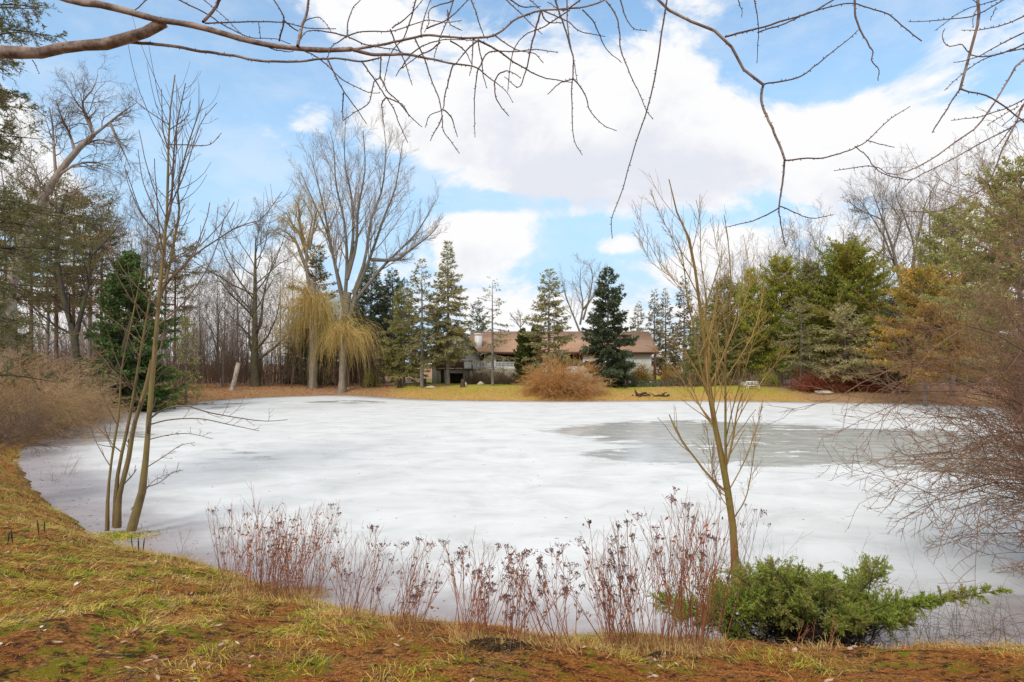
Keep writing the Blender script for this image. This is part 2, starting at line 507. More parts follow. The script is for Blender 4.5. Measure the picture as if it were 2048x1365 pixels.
def ice_mat():
    m, nt, N, L = nmat('pond_ice')
    a = N.new('ShaderNodeAttribute'); a.attribute_name = 'shore'
    tc = N.new('ShaderNodeTexCoord')
    # melt-water pools with ragged outlines; two near right patches just greyer and smoother
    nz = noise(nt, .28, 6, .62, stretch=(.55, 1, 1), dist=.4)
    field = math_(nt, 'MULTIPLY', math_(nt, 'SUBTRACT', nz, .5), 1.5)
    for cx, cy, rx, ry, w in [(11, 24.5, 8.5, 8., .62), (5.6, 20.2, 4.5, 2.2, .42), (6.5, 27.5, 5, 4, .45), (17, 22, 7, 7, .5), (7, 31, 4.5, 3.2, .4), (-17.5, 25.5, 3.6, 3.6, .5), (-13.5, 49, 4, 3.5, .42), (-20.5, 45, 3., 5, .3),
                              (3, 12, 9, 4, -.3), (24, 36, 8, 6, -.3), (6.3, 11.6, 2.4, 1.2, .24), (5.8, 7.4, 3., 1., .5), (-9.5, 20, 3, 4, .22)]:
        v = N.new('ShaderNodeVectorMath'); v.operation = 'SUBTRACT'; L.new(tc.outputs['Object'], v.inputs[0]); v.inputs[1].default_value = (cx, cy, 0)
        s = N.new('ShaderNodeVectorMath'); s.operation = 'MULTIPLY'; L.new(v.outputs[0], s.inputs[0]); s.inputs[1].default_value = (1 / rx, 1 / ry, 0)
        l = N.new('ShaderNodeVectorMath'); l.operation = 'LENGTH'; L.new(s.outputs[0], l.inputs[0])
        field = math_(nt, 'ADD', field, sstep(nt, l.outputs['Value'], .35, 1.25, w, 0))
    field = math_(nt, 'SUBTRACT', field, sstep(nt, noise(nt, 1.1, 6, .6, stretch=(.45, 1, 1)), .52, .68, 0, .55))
    wet_grey = sstep(nt, field, .2, .40)
    fine = noise(nt, 3.2, 8, .62, stretch=(.35, 1, 1)); sm = noise(nt, .8, 10, .68, stretch=(.75, 1, 1), dist=.6)
    white = ramp(nt, sm, [(.34, (.56, .57, .55)), (.47, (.665, .67, .655)), (.62, (.745, .745, .735))])
    white = mixc(nt, sstep(nt, fine, .55, .75, 0, .5), white, (.55, .56, .53))
    spots = sstep(nt, noise(nt, 1.7, 5, .7, stretch=(.5, 1, 1)), .62, .72, 0, .5)
    white = mixc(nt, spots, white, (.42, .41, .38))
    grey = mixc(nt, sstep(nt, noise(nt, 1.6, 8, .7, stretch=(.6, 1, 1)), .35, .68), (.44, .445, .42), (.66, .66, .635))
    col = mixc(nt, wet_grey, white, grey)
    vc = N.new('ShaderNodeTexVoronoi'); vc.feature = 'DISTANCE_TO_EDGE'; vc.inputs['Scale'].default_value = .16
    dv_ = N.new('ShaderNodeVectorMath'); dv_.operation = 'ADD'; L.new(tc.outputs['Object'], dv_.inputs[0])
    nc = N.new('ShaderNodeTexNoise'); nc.inputs['Scale'].default_value = .5; nc.inputs['Detail'].default_value = 5; L.new(tc.outputs['Object'], nc.inputs['Vector'])
    sc_ = N.new('ShaderNodeVectorMath'); sc_.operation = 'SCALE'; sc_.inputs['Scale'].default_value = 3.5; L.new(nc.outputs['Color'], sc_.inputs[0]); L.new(sc_.outputs[0], dv_.inputs[1]); L.new(dv_.outputs[0], vc.inputs['Vector'])
    crack = math_(nt, 'MULTIPLY', sstep(nt, vc.outputs['Distance'], .0, .006, .35, 0), sstep(nt, noise(nt, .35, 3), .45, .6))
    col = mixc(nt, crack, col, (.50, .51, .50))
    crust = sstep(nt, noise(nt, 9, 6, .75, stretch=(.4, 1, 1)), .6, .7, 0, .45)
    col = mixc(nt, crust, col, (.86, .86, .86))
    # rotten ice along the bank: thin, soaked, full of debris
    edge = math_(nt, 'ADD', a.outputs['Fac'], math_(nt, 'MULTIPLY', math_(nt, 'SUBTRACT', noise(nt, .9, 5, .65), .5), 2.2))
    col = mixc(nt, sstep(nt, edge, -2.6, -.3, 0, .95), col, mixc(nt, fine, (.20, .17, .17), (.44, .39, .40)))
    rough = math_(nt, 'SUBTRACT', .55, math_(nt, 'MULTIPLY', wet_grey, .38))
    finish(nt, col, .5, .5, bump(nt, noise(nt, 6, 6, .65, stretch=(.5, 1, 1)), .008, .5), rsock=rough)
    return m


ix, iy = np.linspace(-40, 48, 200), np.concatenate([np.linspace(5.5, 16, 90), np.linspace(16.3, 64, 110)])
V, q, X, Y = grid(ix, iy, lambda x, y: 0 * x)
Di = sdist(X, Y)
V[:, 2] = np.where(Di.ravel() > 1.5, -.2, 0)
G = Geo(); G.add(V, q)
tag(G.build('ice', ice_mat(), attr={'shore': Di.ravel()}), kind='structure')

# ------------------------------------------------------------------ growers
def conifer(H, R, seed, z0=.08, gap=.45, per=6, p=.9, shape='cone', droop=-12, top=35, curve=.25, spray=.32, wid=.055, dens=9., needle='needle_grey', wood='bark_spruce',
            trunk_r=None, tuft=0, gaps=.12, fan=2, lean=0., K=6, hang=.3, ragged=.25):
    """trunk and crown geometry round the origin"""
    rng = np.random.default_rng(seed)
    dens *= 1.55; wid *= 1.55; spray *= 1.08
    tr = Geo(); cr = Geo()
    r0 = trunk_r or H * .013 + .03
    tz = np.linspace(0, H, 9)
    tp = np.stack([lean * tz / H + .02 * H * .1 * np.sin(tz * .7 + seed), .02 * np.cos(tz + seed), tz - .15], 1)
    tr.tubes(tp, r0 * (1 - tz / H * .96) + .006, 8)
    nw = max(6, int(H * (1 - z0) / gap))
    z = np.repeat(z0 * H + (np.linspace(0, 1, nw) ** .95) * (H * .985 - z0 * H), per) + rng.normal(size=nw * per) * gap * .3
    t = np.clip((z - z0 * H) / (H - z0 * H), 0, .995)
    if shape == 'cone': L = (1 - t) ** p * (.72 + .28 * np.clip(t / .12, 0, 1))
    elif shape == 'dome': L = np.sqrt(np.clip(1 - t ** 2.2, 0, 1)) * (.5 + .5 * np.clip(t / .25, 0, 1))
    elif shape == 'column': L = np.clip((1 - t) / .3, .05, 1) ** .6 * (.8 + .2 * np.clip(t / .1, 0, 1))
    else: L = np.sqrt(np.clip(1 - (2 * t - .9) ** 2, .02, 1))
    az0 = rng.uniform(0, 6.28)
    az = np.arange(len(z)) * 2.39996 + az0 + rng.normal(size=len(z)) * .3
    side = 1 + ragged * np.sin(az * 2 + seed) * np.sin(z * 1.3 + seed)
    L = R * L * side * rng.uniform(1 - 1.4 * ragged, 1 + .6 * ragged, len(z)) + .1
    keep = rng.uniform(size=len(z)) > gaps * (1 - t * .6)
    z, t, L, az = z[keep], t[keep], L[keep], az[keep]
    el = np.radians(droop + (top - droop) * t ** 1.6 + rng.normal(size=len(z)) * 7)
    d = np.stack([np.cos(az) * np.cos(el), np.sin(az) * np.cos(el), np.sin(el)], 1)
    base = np.stack([np.interp(z, tz, tp[:, 0]), np.interp(z, tz, tp[:, 1]), z], 1)
    P = walk(base, d, L, K, rng, .07, curve)
    Rb = (r0 * .28 * np.clip(L / R, .15, 1))[:, None] * np.linspace(1, .2, K)[None]
    tr.tubes(P, Rb, 3)
    # twigs on both sides of every bough
    n = np.maximum((L * dens).astype(int), 4)
    idx = np.repeat(np.arange(len(L)), n)
    tt = rng.uniform(.12, 1, len(idx)) ** .8
    b, T, _ = along(P, Rb, idx, tt)
    sd = nrm(np.cross(T, np.array([0, 0, 1.]))) * rng.choice([-1, 1], len(idx))[:, None]
    tl = (spray * .6 + .28 * (1 - tt) * L[idx]) * rng.uniform(.5, 1.15, len(idx))
    dv = nrm(T * .75 + sd * rng.uniform(.3, 1., len(idx))[:, None] + np.array([0, 0, -hang]) * rng.uniform(0, 1.6, len(idx))[:, None] + rng.normal(size=T.shape) * .12)
    dv[tt > .93] = nrm(T[tt > .93] + rng.normal(size=(int((tt > .93).sum()), 3)) * .2)
    ns = np.maximum((tl / (spray * .45)).astype(int), 1)
    i2 = np.repeat(np.arange(len(tl)), ns)
    s = rng.uniform(0, 1, len(i2))
    bb = b[i2] + dv[i2] * (tl[i2] * s)[:, None]
    for f in range(fan):
        if tuft:
            dd = nrm(dv[i2] * .5 + rng.normal(size=(len(i2), 3)) * .75 + np.array([0, 0, .35]))
        else:
            dd = nrm(dv[i2] + rng.normal(size=(len(i2), 3)) * .42 + np.array([0, 0, -.12]))
        cr.blades(bb + rng.normal(size=bb.shape) * .02, dd, spray * rng.uniform(.6, 1.2, len(i2)), wid * rng.uniform(.7, 1.3, len(i2)), rng)
    return tr, cr, wood, needle


def plant_conifer(name, px, Y, label, group, cat='tree', **k):
    loc = put(px, Y)
    tr, cr, w, nd = conifer(**k)
    t = thing(name, loc, label, cat, group)
    tr.build('trunk', M[w], t, loc=(0, 0, 0), smooth=True)
    cr.build('crown', M[nd], t, loc=(0, 0, 0))
    return t


def top_h(px, Y, py):
    return EYE - (py - HZ) / F * Y - put(px, Y)[2]


def bare(H, seed, r0, levels, lean=(0, 0), fork=None, K=9, wob=.04, trunk_frac=1., S=8):
    """levels: list of sprout kwargs; returns trunk and crown geometry round the origin"""
    rng = np.random.default_rng(seed)
    tr, cr = Geo(), Geo()
    z = np.linspace(0, H * trunk_frac, K)
    tp = np.stack([lean[0] * (z / H) ** 1.3 + np.cumsum(rng.normal(size=K)) * wob * H * .1, lean[1] * z / H + np.cumsum(rng.normal(size=K)) * wob * H * .1, z - .1], 1)
    P, R = tp[None], (r0 * (1 - z / (H * trunk_frac) * .85))[None]
    R[:, 0] *= 1.35
    tr.tubes(P, R, S)
    for li, lv in enumerate(levels):
        lv = dict(lv); n = lv.pop('n')
        C, Rc = sprout(P, R, n, rng, **lv)
        (tr if li == 0 else cr).tubes(C, Rc, 6 if li == 0 else (4 if li == 1 else 3))
        if li >= 1 and lv.get('keep'): pass
        P, R = C, Rc
    return tr, cr


def put_bare(name, loc, label, group, tr, cr, bm='bark_grey', tm='twig_grey', cat='tree'):
    t = thing(name, loc, label, cat, group)
    tr.build('trunk', M[bm], t, loc=(0, 0, 0), smooth=True)
    cr.build('crown', M[tm], t, loc=(0, 0, 0))
    return t


def bush(base, n, L, rng, spread=60, up=-.6, K=6, r=.012, sub=6, sub2=0, ratio=.4, wander=.1, dirn=None, rad=.2, ang=35, lj=.3, subup=.1, rr=.6, rmin=.002):
    """n arching stems from base with side twigs"""
    az = rng.uniform(0, 6.283, n); el = np.radians(90 - spread * np.sqrt(rng.uniform(0, 1, n)))
    d = np.stack([np.cos(az) * np.cos(el), np.sin(az) * np.cos(el), np.sin(el)], 1)
    if dirn is not None: d = nrm(d + np.asarray(dirn))
    b = np.asarray(base) + np.stack([np.cos(az), np.sin(az), 0 * az], 1) * (rad * np.sqrt(rng.uniform(0, 1, n)))[:, None]
    P = walk(b, d, L * rng.uniform(1 - lj, 1 + lj, n), K, rng, wander, up)
    R = (r * rng.uniform(.6, 1.2, n))[:, None] * np.linspace(1, .25, K)[None]
    out = [(P, R)]
    if sub:
        C, Rc = sprout(P, R, sub, rng, .15, 1, ang, 12, ratio, 4, rr, subup, wander, .5, rmin)
        out.append((C, Rc))
        if sub2: out.append(sprout(C, Rc, sub2, rng, .2, 1, ang, 15, .5, 3, rr, subup, wander, .4, rmin))
    return out

# ------------------------------------------------------------------ house across the pond
def hx(px, Y): return (px - CX) / F * Y
def hzv(py, Y): return EYE - (py - HZ) / F * Y


HY = 70.0
hb = gz(3, HY)
house = thing('house', (3, HY, hb), 'long white stucco bungalow with a brown shingle roof across the frozen pond', 'house')
x0, x1 = hx(940, HY), hx(1303, HY)
zf, ze = hzv(738, HY), hzv(703, HY)
zr = hzv(667, HY + 4.5)
G = Geo(); G.box((x0, HY, hb - .5), (x1, HY + 9, ze)); G.prism([(x1 - .02, HY, ze), (x1 - .02, HY + 9, ze), (x1 - .02, HY + 4.5, zr - .25)], (-.2, 0, 0))
wl = G.build('wall', M['stucco'], house)
G = Geo(); th = .22; ov = .55
sl = (zr - ze) / 4.5
for s in (-1, 1):
    ye = HY + 4.5 + s * (4.5 + ov); zl = ze - ov * sl
    G.prism([(x0 - .2, HY + 4.5, zr), (x0 - .2, ye, zl), (x0 - .2, ye, zl + th), (x0 - .2, HY + 4.5, zr + th)], (x1 - x0 + .9, 0, 0))
roof = G.build('roof', M['shingle'], house)
G = Geo(); G.box((x0 - .2, HY - ov - .06, ze - ov * sl - .06), (x1 + .7, HY - ov - .003, ze - ov * sl + th - .03))
G.build('fascia', M['timber'], roof)
G = Geo(); cxm = hx(956, HY); G.box((cxm - .4, HY + .4, ze), (cxm + .4, HY + 1.2, hzv(670, HY))); G.box((cxm - .46, HY + .34, hzv(670, HY)), (cxm + .46, HY + 1.26, hzv(667, HY)))
tag(G.build('chimney', M['white_paint'], roof))


def window(px0, px1, py0, py1, Y, parent, panes=3):
    a, b, c, d = hx(px0, Y), hx(px1, Y), hzv(py1, Y), hzv(py0, Y)
    G = Geo(); w = .07; y = Y - .06
    G.box((a, y, c), (b, Y + .02, c + w)); G.box((a, y, d - w), (b, Y + .02, d))
    for k in range(panes + 1):
        xx = a + (b - a - w) * k / panes
        G.box((xx, y + .002, c + w), (xx + w, Y + .02, d - w))
    f = G.build('window', M['timber'], parent)
    G = Geo(); G.box((a + w * .5, Y - .02, c + w * .5), (b - w * .5, Y - .008, d - w * .5)); G.build('pane', M['glass'], f)


window(992, 1040, 709, 733, HY, house, 4)
window(1120, 1165, 710, 732, HY, house, 3)
window(1228, 1244, 712, 730, HY, house, 2)
window(958, 968, 708, 737, HY, house, 1)
G = Geo(); G.box((x1 + .3, HY - .45, gz(x1, HY - .5) - .1), (x1 + .45, HY - .3, ze - .2)); G.build('porch_post', M['timber'], house)
# gabled wing with garage and deck
WY = 67.5
a, b = hx(864, WY), hx(958, WY); zb = gz(a, WY) - .4
we, wp = hzv(712, WY), hzv(652, WY); mx = (a + b) / 2
wing = Geo(); wing.box((a, WY, zb), (b, HY + 3, we)); wing.prism([(a, WY + .003, we), (b, WY + .003, we), (mx, WY + .003, wp - .15)], (0, .25, 0))
wing.build('wing_wall', M['stucco'], house)
G = Geo()
for s in (-1, 1):
    xe = mx + s * ((b - a) / 2 + .6); zz = we - .6 * (wp - we) / ((b - a) / 2)
    G.prism([(mx, WY - .9, wp), (xe, WY - .9, zz), (xe, WY - .9, zz + .22), (mx, WY - .9, wp + .22)], (0, HY + 5 - WY, 0))
G.build('wing_roof', M['wood_dark'], house)
window(884, 918, 703, 733, WY, house, 3)
G = Geo(); G.box((hx(897, WY), WY - .05, hzv(771, WY)), (hx(926, WY), WY - .004, hzv(747, WY))); gd = G.build('garage_opening', M['dark_void'], house)  # flat near-black panel: shade inside the garage opening put into its colour
G = Geo()
for k in range(5): xx = hx(899 + k * 6, WY); G.box((xx, WY - .07, hzv(770, WY)), (xx + .06, WY - .052, hzv(748, WY)))
G.build('garage_slat', M['wood_dark'], gd)
G = Geo(); G.box((hx(882, WY), WY - .05, hzv(771, WY)), (hx(888, WY), WY - .004, hzv(740, WY))); G.build('side_door', M['timber'], house)
G = Geo(); G.box((hx(905, WY), WY - .15, hzv(709, WY)), (hx(908, WY), WY - .004, hzv(705, WY))); G.build('wall_lantern', M['wood_dark'], house)
DY = 65.6
G = Geo(); G.box((hx(872, DY), DY, hzv(741, DY)), (hx(945, DY), WY - .002, hzv(737.5, DY))); deck = G.build('deck', M['timber'], house)
G = Geo()
G.box((hx(872, DY), DY + .02, hzv(723.5, DY)), (hx(945, DY), DY + .14, hzv(721.5, DY)))
for px in (872, 890, 908, 926, 943): G.box((hx(px, DY), DY + .022, hzv(737.4, DY)), (hx(px, DY) + .1, DY + .13, hzv(723.6, DY)))
G.box((hx(873, DY), DY + .05, hzv(736.5, DY)), (hx(926, DY), DY + .1, hzv(724, DY)))
G.build('deck_railing', M['timber'], deck)
G = Geo()
for px in (930, 935, 940):
    zt = np.linspace(hzv(737.3, DY), hzv(723.8, DY), 9); xx = hx(px, DY)
    G.tubes(np.stack([0 * zt + xx, 0 * zt + DY + .08, zt], 1), .035 + .045 * np.abs(np.sin(np.linspace(0, 6.28, 9))), 6)
G.build('baluster', M['white_paint'], deck)
for px in (939, 874):
    G = Geo(); G.box((hx(px, DY), DY + .1, gz(hx(px, DY), DY) - .2), (hx(px, DY) + .28, DY + .38, hzv(741.2, DY))); G.build('deck_post', M['beige'], deck)
# raised terrace on a retaining wall
TY = 66.4
ta, tb = hx(945.5, TY), hx(1036, TY)
terr = thing('terrace', ((ta + tb) / 2, TY, gz(0, TY)), 'raised terrace with beige block wall and white balustrade beside the brown deck', 'terrace')
G = Geo(); G.box((ta, TY, gz(0, TY) - .4), (tb, HY - .003, hzv(739, TY))); G.build('retaining_wall', M['beige'], terr)
G = Geo()
G.box((ta, TY + .05, hzv(726, TY)), (tb, TY + .2, hzv(724.3, TY))); G.box((ta, TY + .05, hzv(738.5, TY)), (tb, TY + .2, hzv(736.8, TY)))
for k in range(34):
    xx = ta + .06 + (tb - ta - .12) * k / 33
    zt = np.linspace(hzv(736.8, TY), hzv(726, TY), 5)
    G.tubes(np.stack([0 * zt + xx, 0 * zt + TY + .12, zt], 1), np.array([.03, .055, .035, .05, .03]), 5)
G.build('balustrade', M['white_paint'], terr)

# drive on the right and path on the left
def sheet(pts, dz, name, m):
    pts = np.asarray(pts, float); n = 30
    a = crv(pts[:, :2], n); b = crv(pts[:, 2:], n)
    g = np.linspace(0, 1, 12)[None, :, None]
    P = a[:, None, :] * (1 - g) + b[:, None, :] * g
    z = ground_z(P[..., 0], P[..., 1]) + dz
    V = np.concatenate([P, z[..., None]], -1).reshape(-1, 3); i = (np.arange(n - 1)[:, None] * 12 + np.arange(11)[None])
    G = Geo(); G.add(V, np.stack([i, i + 12, i + 13, i + 1], -1).reshape(-1, 4))
    return tag(G.build(name, m), kind='structure')


sheet([(hx(1470, 66), 66, hx(1480, 76), 80), (hx(1540, 62), 62, hx(1560, 76), 80), (hx(1700, 60), 60, hx(1700, 74), 78), (hx(1950, 60), 60, hx(1950, 74), 78)], .07, 'driveway', M['asphalt'])
sheet([(hx(800, 66), 66, hx(795, 69), 69.5), (hx(850, 68), 66.5, hx(850, 71), 69.5), (hx(868, 69), 66.8, hx(866, 72), 69.6)], .07, 'path', M['asphalt'])

# ------------------------------------------------------------------ small things on the far bank
rg = np.random.default_rng(11)
p = put(1506, 55.5)
ch = thing('garden_bench', p, 'small white garden bench standing on the far bank left of the lime green juniper', 'bench')
G = Geo(); G.box((p[0] - .75, p[1] - .3, p[2] + .42), (p[0] + .75, p[1] + .25, p[2] + .48)); G.build('seat', M['white_paint'], ch)
G = Geo(); G.box((p[0] - .75, p[1] + .26, p[2] + .86), (p[0] + .75, p[1] + .31, p[2] + .95))
for k in range(9): G.box((p[0] - .73 + k * .177, p[1] + .262, p[2] + .48), (p[0] - .68 + k * .177, p[1] + .305, p[2] + .86))
G.build('backrest', M['white_paint'], ch)
for sx in (-.7, .62):
    for sy in (-.28, .17):
        G = Geo(); G.box((p[0] + sx, p[1] + sy, p[2] - .05), (p[0] + sx + .08, p[1] + sy + .08, p[2] + .42)); G.build('leg', M['white_paint'], ch)


def stone(px, Y, w, h, label, group=None, m='stone', sink=.3):
    p = put(px, Y); G = Geo(); G.lump((p[0], p[1], p[2] + h * (.5 - sink * .5)), (w / 2, w * .4, h * .6), rg)
    tag(G.build('boulder', M[m], loc=p, smooth=True), label, 'boulder', group)


stone(1648, 51.5, 1.5, .28, 'flat pale boulder lying on the far shore in front of the red shrub')
stone(1487, 58, .7, .45, 'small grey stone beside the white garden bench')
stone(1258, 62, .6, .45, 'pale rock in the ground cover beneath the big dark spruce', 'rocks on the far lawn')
stone(1302, 62, .55, .4, 'pale rock among the ground cover right of the dark spruce', 'rocks on the far lawn')
stone(930, 60, .5, .4, 'tan rock beside the log stump in front of the garage', 'rocks on the far lawn')
stone(962, 61, .7, .4, 'tan rock at the foot of the terrace wall shrubs', 'rocks on the far lawn')
stone(862, 59, .9, .25, 'flat tan rock in the grass between the two spruce trunks', 'rocks on the far lawn')


def stump(px, Y, w, h, lean, label, m='wood_dark', name='stump'):
    p = put(px, Y); z = np.linspace(-.1, h, 6)
    P = np.stack([p[0] + lean * z, p[1] + 0 * z, p[2] + z], 1)
    G = Geo(); G.tubes(P, w / 2 * np.array([1.25, 1.05, 1, .95, .97, .8]), 9); G.tubes(P[-1] + np.array([[0, 0, 0], [0, 0, .02]]), np.array([w * .4, .001]), 9)
    tag(G.build(name, M[m], loc=p, smooth=True), label, 'stump')


stump(799, 61, .42, .85, 0, 'dark upright log stump beside the grey path left of the spruces')
stump(849, 62, .38, .75, 0, 'short dark stump just behind the spruce trunk near the white house wall')
stump(925, 58.5, .46, .75, .1, 'brown log stump standing in front of the dark garage opening')
stump(1251, 58, .2, .75, 0, 'thin dark wooden post beside the orange rounded shrub')
stump(464, 57, .42, 2.5, .24, 'pale broken birch stump leaning right in front of the brown thicket', 'bark_birch', 'broken_trunk')
for dpx, dn, dw, dlb in ((1283, 11, .75, 'larger tangle of dark driftwood lying in the bank grass right of the orange shrub'), (1326, 7, .5, 'smaller dark driftwood just right of the larger tangle')):
  p = put(dpx, 52); G = Geo()
  for k in range(dn):
    o = p + np.array([rg.uniform(-dw, dw), rg.uniform(-.12, .12), rg.uniform(.02, .16)])
    G.tubes(walk(o[None], rg.normal(size=(1, 3)) * [1, .3, .2], .8, 5, rg, .3), np.linspace(.08, .02, 5)[None], 5)
  tag(G.build('driftwood', M['wood_dark'], loc=p), dlb, 'driftwood')

ch.scale = (.72, .72, .72)
# ------------------------------------------------------------------ conifers
SPR = 'spruces in front of the house'
plant_conifer('spruce_tree', 896, 62, 'tallest grey green spruce with a narrow pointed top in front of the house wing', SPR, H=top_h(896, 62, 482), R=3.3, seed=3, z0=.2, gap=.36, p=.95, needle='needle_grey', droop=-20, top=25, per=7, dens=10)
plant_conifer('spruce_tree', 844, 60, 'spruce with a sparse grey top left of the tallest spruce', SPR, H=top_h(842, 60, 522), R=2.8, seed=4, z0=.24, gap=.5, p=.8, needle='needle_grey', droop=-18, top=20, dens=8)
plant_conifer('spruce_tree', 808, 63, 'wide olive green spruce with drooping boughs left of the white house wall', SPR, H=top_h(800, 63, 575), R=3.3, seed=5, z0=.12, gap=.34, p=.7, needle='needle_olive', droop=-20, top=20, per=7, dens=10)
plant_conifer('spruce_tree', 985, 60, 'thin see-through spruce with pale leaning trunk in front of the terrace', SPR, H=top_h(985, 60, 560), R=2.5, seed=6, z0=.16, gap=.62, per=5, p=.6, needle='needle_grey', droop=-12, top=15, dens=5, gaps=.3, spray=.26, wid=.045)
plant_conifer('spruce_tree', 1098, 61, 'layered grey green spruce standing behind the orange rounded shrub', SPR, H=top_h(1098, 61, 540), R=3.2, seed=7, z0=.14, gap=.46, per=7, p=.72, needle='needle_grey', droop=-14, top=20, dens=9)
plant_conifer('spruce_tree', 1216, 60, 'big dense dark green spruce hiding the right half of the brown roof', SPR, H=top_h(1212, 60, 540), R=3.1, seed=8, z0=.1, gap=.42, per=8, p=.72, needle='needle_dark', droop=-10, top=40, dens=13, spray=.34, wid=.07, fan=3, ragged=.42)
DF = 'dark firs behind the willow'
plant_conifer('fir_tree', 742, 73, 'dark green fir right behind the tall bare maple', DF, H=top_h(742, 73, 530), R=3.6, seed=12, z0=.1, gap=.42, per=7, p=.55, needle='needle_dark', droop=-8, top=35, dens=10)
plant_conifer('fir_tree', 785, 72, 'broad dark fir left of the spruces beside the house', DF, H=top_h(785, 72, 545), R=3.3, seed=13, z0=.12, gap=.42, per=7, p=.5, needle='needle_dark', droop=-8, top=35, dens=10)
plant_conifer('fir_tree', 712, 74, 'shorter olive fir half hidden by the gold willow', DF, H=top_h(712, 74, 600), R=3., seed=14, z0=.05, gap=.42, per=7, p=.5, needle='needle_olive', droop=-8, top=35, dens=10)
plant_conifer('fir_tree', 642, 66, 'dark low fir filling the gap between the two willow trunks', DF, H=top_h(642, 66, 600), R=2.8, seed=15, z0=.03, gap=.38, per=8, p=.5, needle='needle_fir', droop=-10, top=30, dens=11)
plant_conifer('fir_tree', 600, 68, 'small dark evergreen left of the left willow trunk', DF, H=top_h(600, 68, 645), R=2.2, seed=16, z0=.03, gap=.38, per=8, p=.5, needle='needle_fir', droop=-10, top=30, dens=11)
plant_conifer('cedar_tree', 632, 69, 'ragged brownish green cedar rising behind the gold willow', None, H=top_h(634, 69, 492), R=2.8, seed=17, z0=.25, gap=.5, per=7, p=.55, needle='needle_brown', droop=-15, top=45, dens=9, ragged=.45)
# arborvitae by the terrace
AV = 'arborvitae by the terrace'
plant_conifer('arborvitae', 1046, 62, 'dark green column arborvitae at the right end of the white balustrade', AV, H=top_h(1046, 62, 664), R=.95, seed=21, z0=.02, gap=.22, per=8, shape='column', needle='cedar', droop=35, top=70, dens=16, spray=.2, wid=.06, hang=-.2, fan=3)
plant_conifer('arborvitae', 1068, 63, 'olive column arborvitae half hidden by the layered spruce', AV, H=top_h(1068, 63, 660), R=.9, seed=22, z0=.02, gap=.24, per=8, shape='column', needle='cedar', droop=35, top=70, dens=16, spray=.2, wid=.06, hang=-.2, fan=3)
# spruces behind the house
BS = 'spruces beyond the house'
a = plant_conifer('spruce_tree', 955, 86, 'dark pointed spruce rising behind the white chimney', BS, H=top_h(955, 86, 604), R=3.2, seed=24, z0=.1, gap=.5, per=7, p=.7, needle='needle_dark', droop=-8, top=30, dens=8)
far_specs = [(1276, 92, 606, 'small hazy spruce just right of the big dark spruce'), (1309, 80, 582, 'narrow brownish spruce beyond the right end of the roof'), (1331, 82, 580, 'narrow spruce right of the brownish one beyond the roof end'),
             (1368, 76, 556, 'taller dark spruce behind the yellow twigs of the sapling'), (1402, 78, 600, 'dark spruce low between the sapling leaders')]
for k, (px, Y, py, lb) in enumerate(far_specs):
    h0 = top_h(955, 86, 604); s = top_h(px, Y, py) / h0
    if k == 0:
        b1 = plant_conifer('spruce_tree', px, Y, lb, BS, H=top_h(px, Y, py), R=2.2, seed=25, z0=.08, gap=.45, per=6, p=.8, needle='needle_brown', droop=-12, top=25, dens=8)
        hb0 = top_h(px, Y, py)
    else:
        dup(b1, put(px, Y), k * 1.3, max(.8, top_h(px, Y, py) / hb0 * .9), lb, top_h(px, Y, py) / hb0)
# pines and spruces on the right bank
RP = 'evergreens along the right bank'
plant_conifer('pine_tree', 1448, 63, 'olive pine with pointed top directly right of the sapling stems', RP, H=top_h(1448, 63, 560), R=3.3, seed=31, z0=.1, gap=.42, per=7, p=.55, needle='needle_olive', droop=-5, top=50, dens=9)
plant_conifer('pine_tree', 1502, 64, 'bright green pine with a pointed crown behind the garden bench', RP, H=top_h(1502, 64, 543), R=2.8, seed=32, z0=.14, gap=.42, per=7, p=.5, needle='needle_pine', droop=0, top=55, dens=10, tuft=1)
plant_conifer('pine_tree', 1562, 62, 'yellow green pine with a ragged round top behind the lime juniper', RP, H=top_h(1562, 62, 525), R=3.9, seed=33, z0=.14, gap=.45, per=7, shape='dome', needle='needle_pine', droop=0, top=55, dens=9, tuft=1)
plant_conifer('pine_tree', 1622, 60, 'rounded pine between the yellow green pine and the widest pine', RP, H=top_h(1622, 60, 532), R=3.2, seed=34, z0=.2, gap=.45, per=7, shape='dome', needle='needle_olive', droop=0, top=50, dens=9, tuft=1)
plant_conifer('pine_tree', 1698, 57, 'widest and tallest rounded green pine above the dark red shrub', RP, H=top_h(1698, 57, 500), R=4.8, seed=35, z0=.22, gap=.42, per=9, shape='dome', needle='needle_pine', droop=-5, top=50, dens=9, tuft=1)
plant_conifer('spruce_tree', 1602, 54, 'grey green spruce with a pale bare lower trunk on the right bank', RP, H=top_h(1602, 54, 600), R=2.4, seed=36, z0=.26, gap=.5, per=6, p=.55, needle='needle_grey', droop=-15, top=20, dens=9)
plant_conifer('spruce_tree', 1690, 52.5, 'grey green spruce drooping over the dark red shrub', RP, H=top_h(1690, 52.5, 610), R=3.0, seed=37, z0=.24, gap=.42, per=7, p=.5, needle='needle_grey', droop=-18, top=20, dens=9)
plant_conifer('spruce_tree', 1702, 84, 'dark narrow spruce tip showing above the widest pine', RP, H=top_h(1702, 84, 470), R=2.6, seed=38, z0=.2, gap=.55, per=6, p=.7, needle='needle_dark', droop=-5, top=30, dens=7)
plant_conifer('pine_tree', 1400, 60, 'low olive spruce between the roof end and the sapling', RP, H=top_h(1400, 60, 640), R=2.6, seed=39, z0=.05, gap=.4, per=7, p=.6, needle='needle_olive', droop=-8, top=30, dens=9)
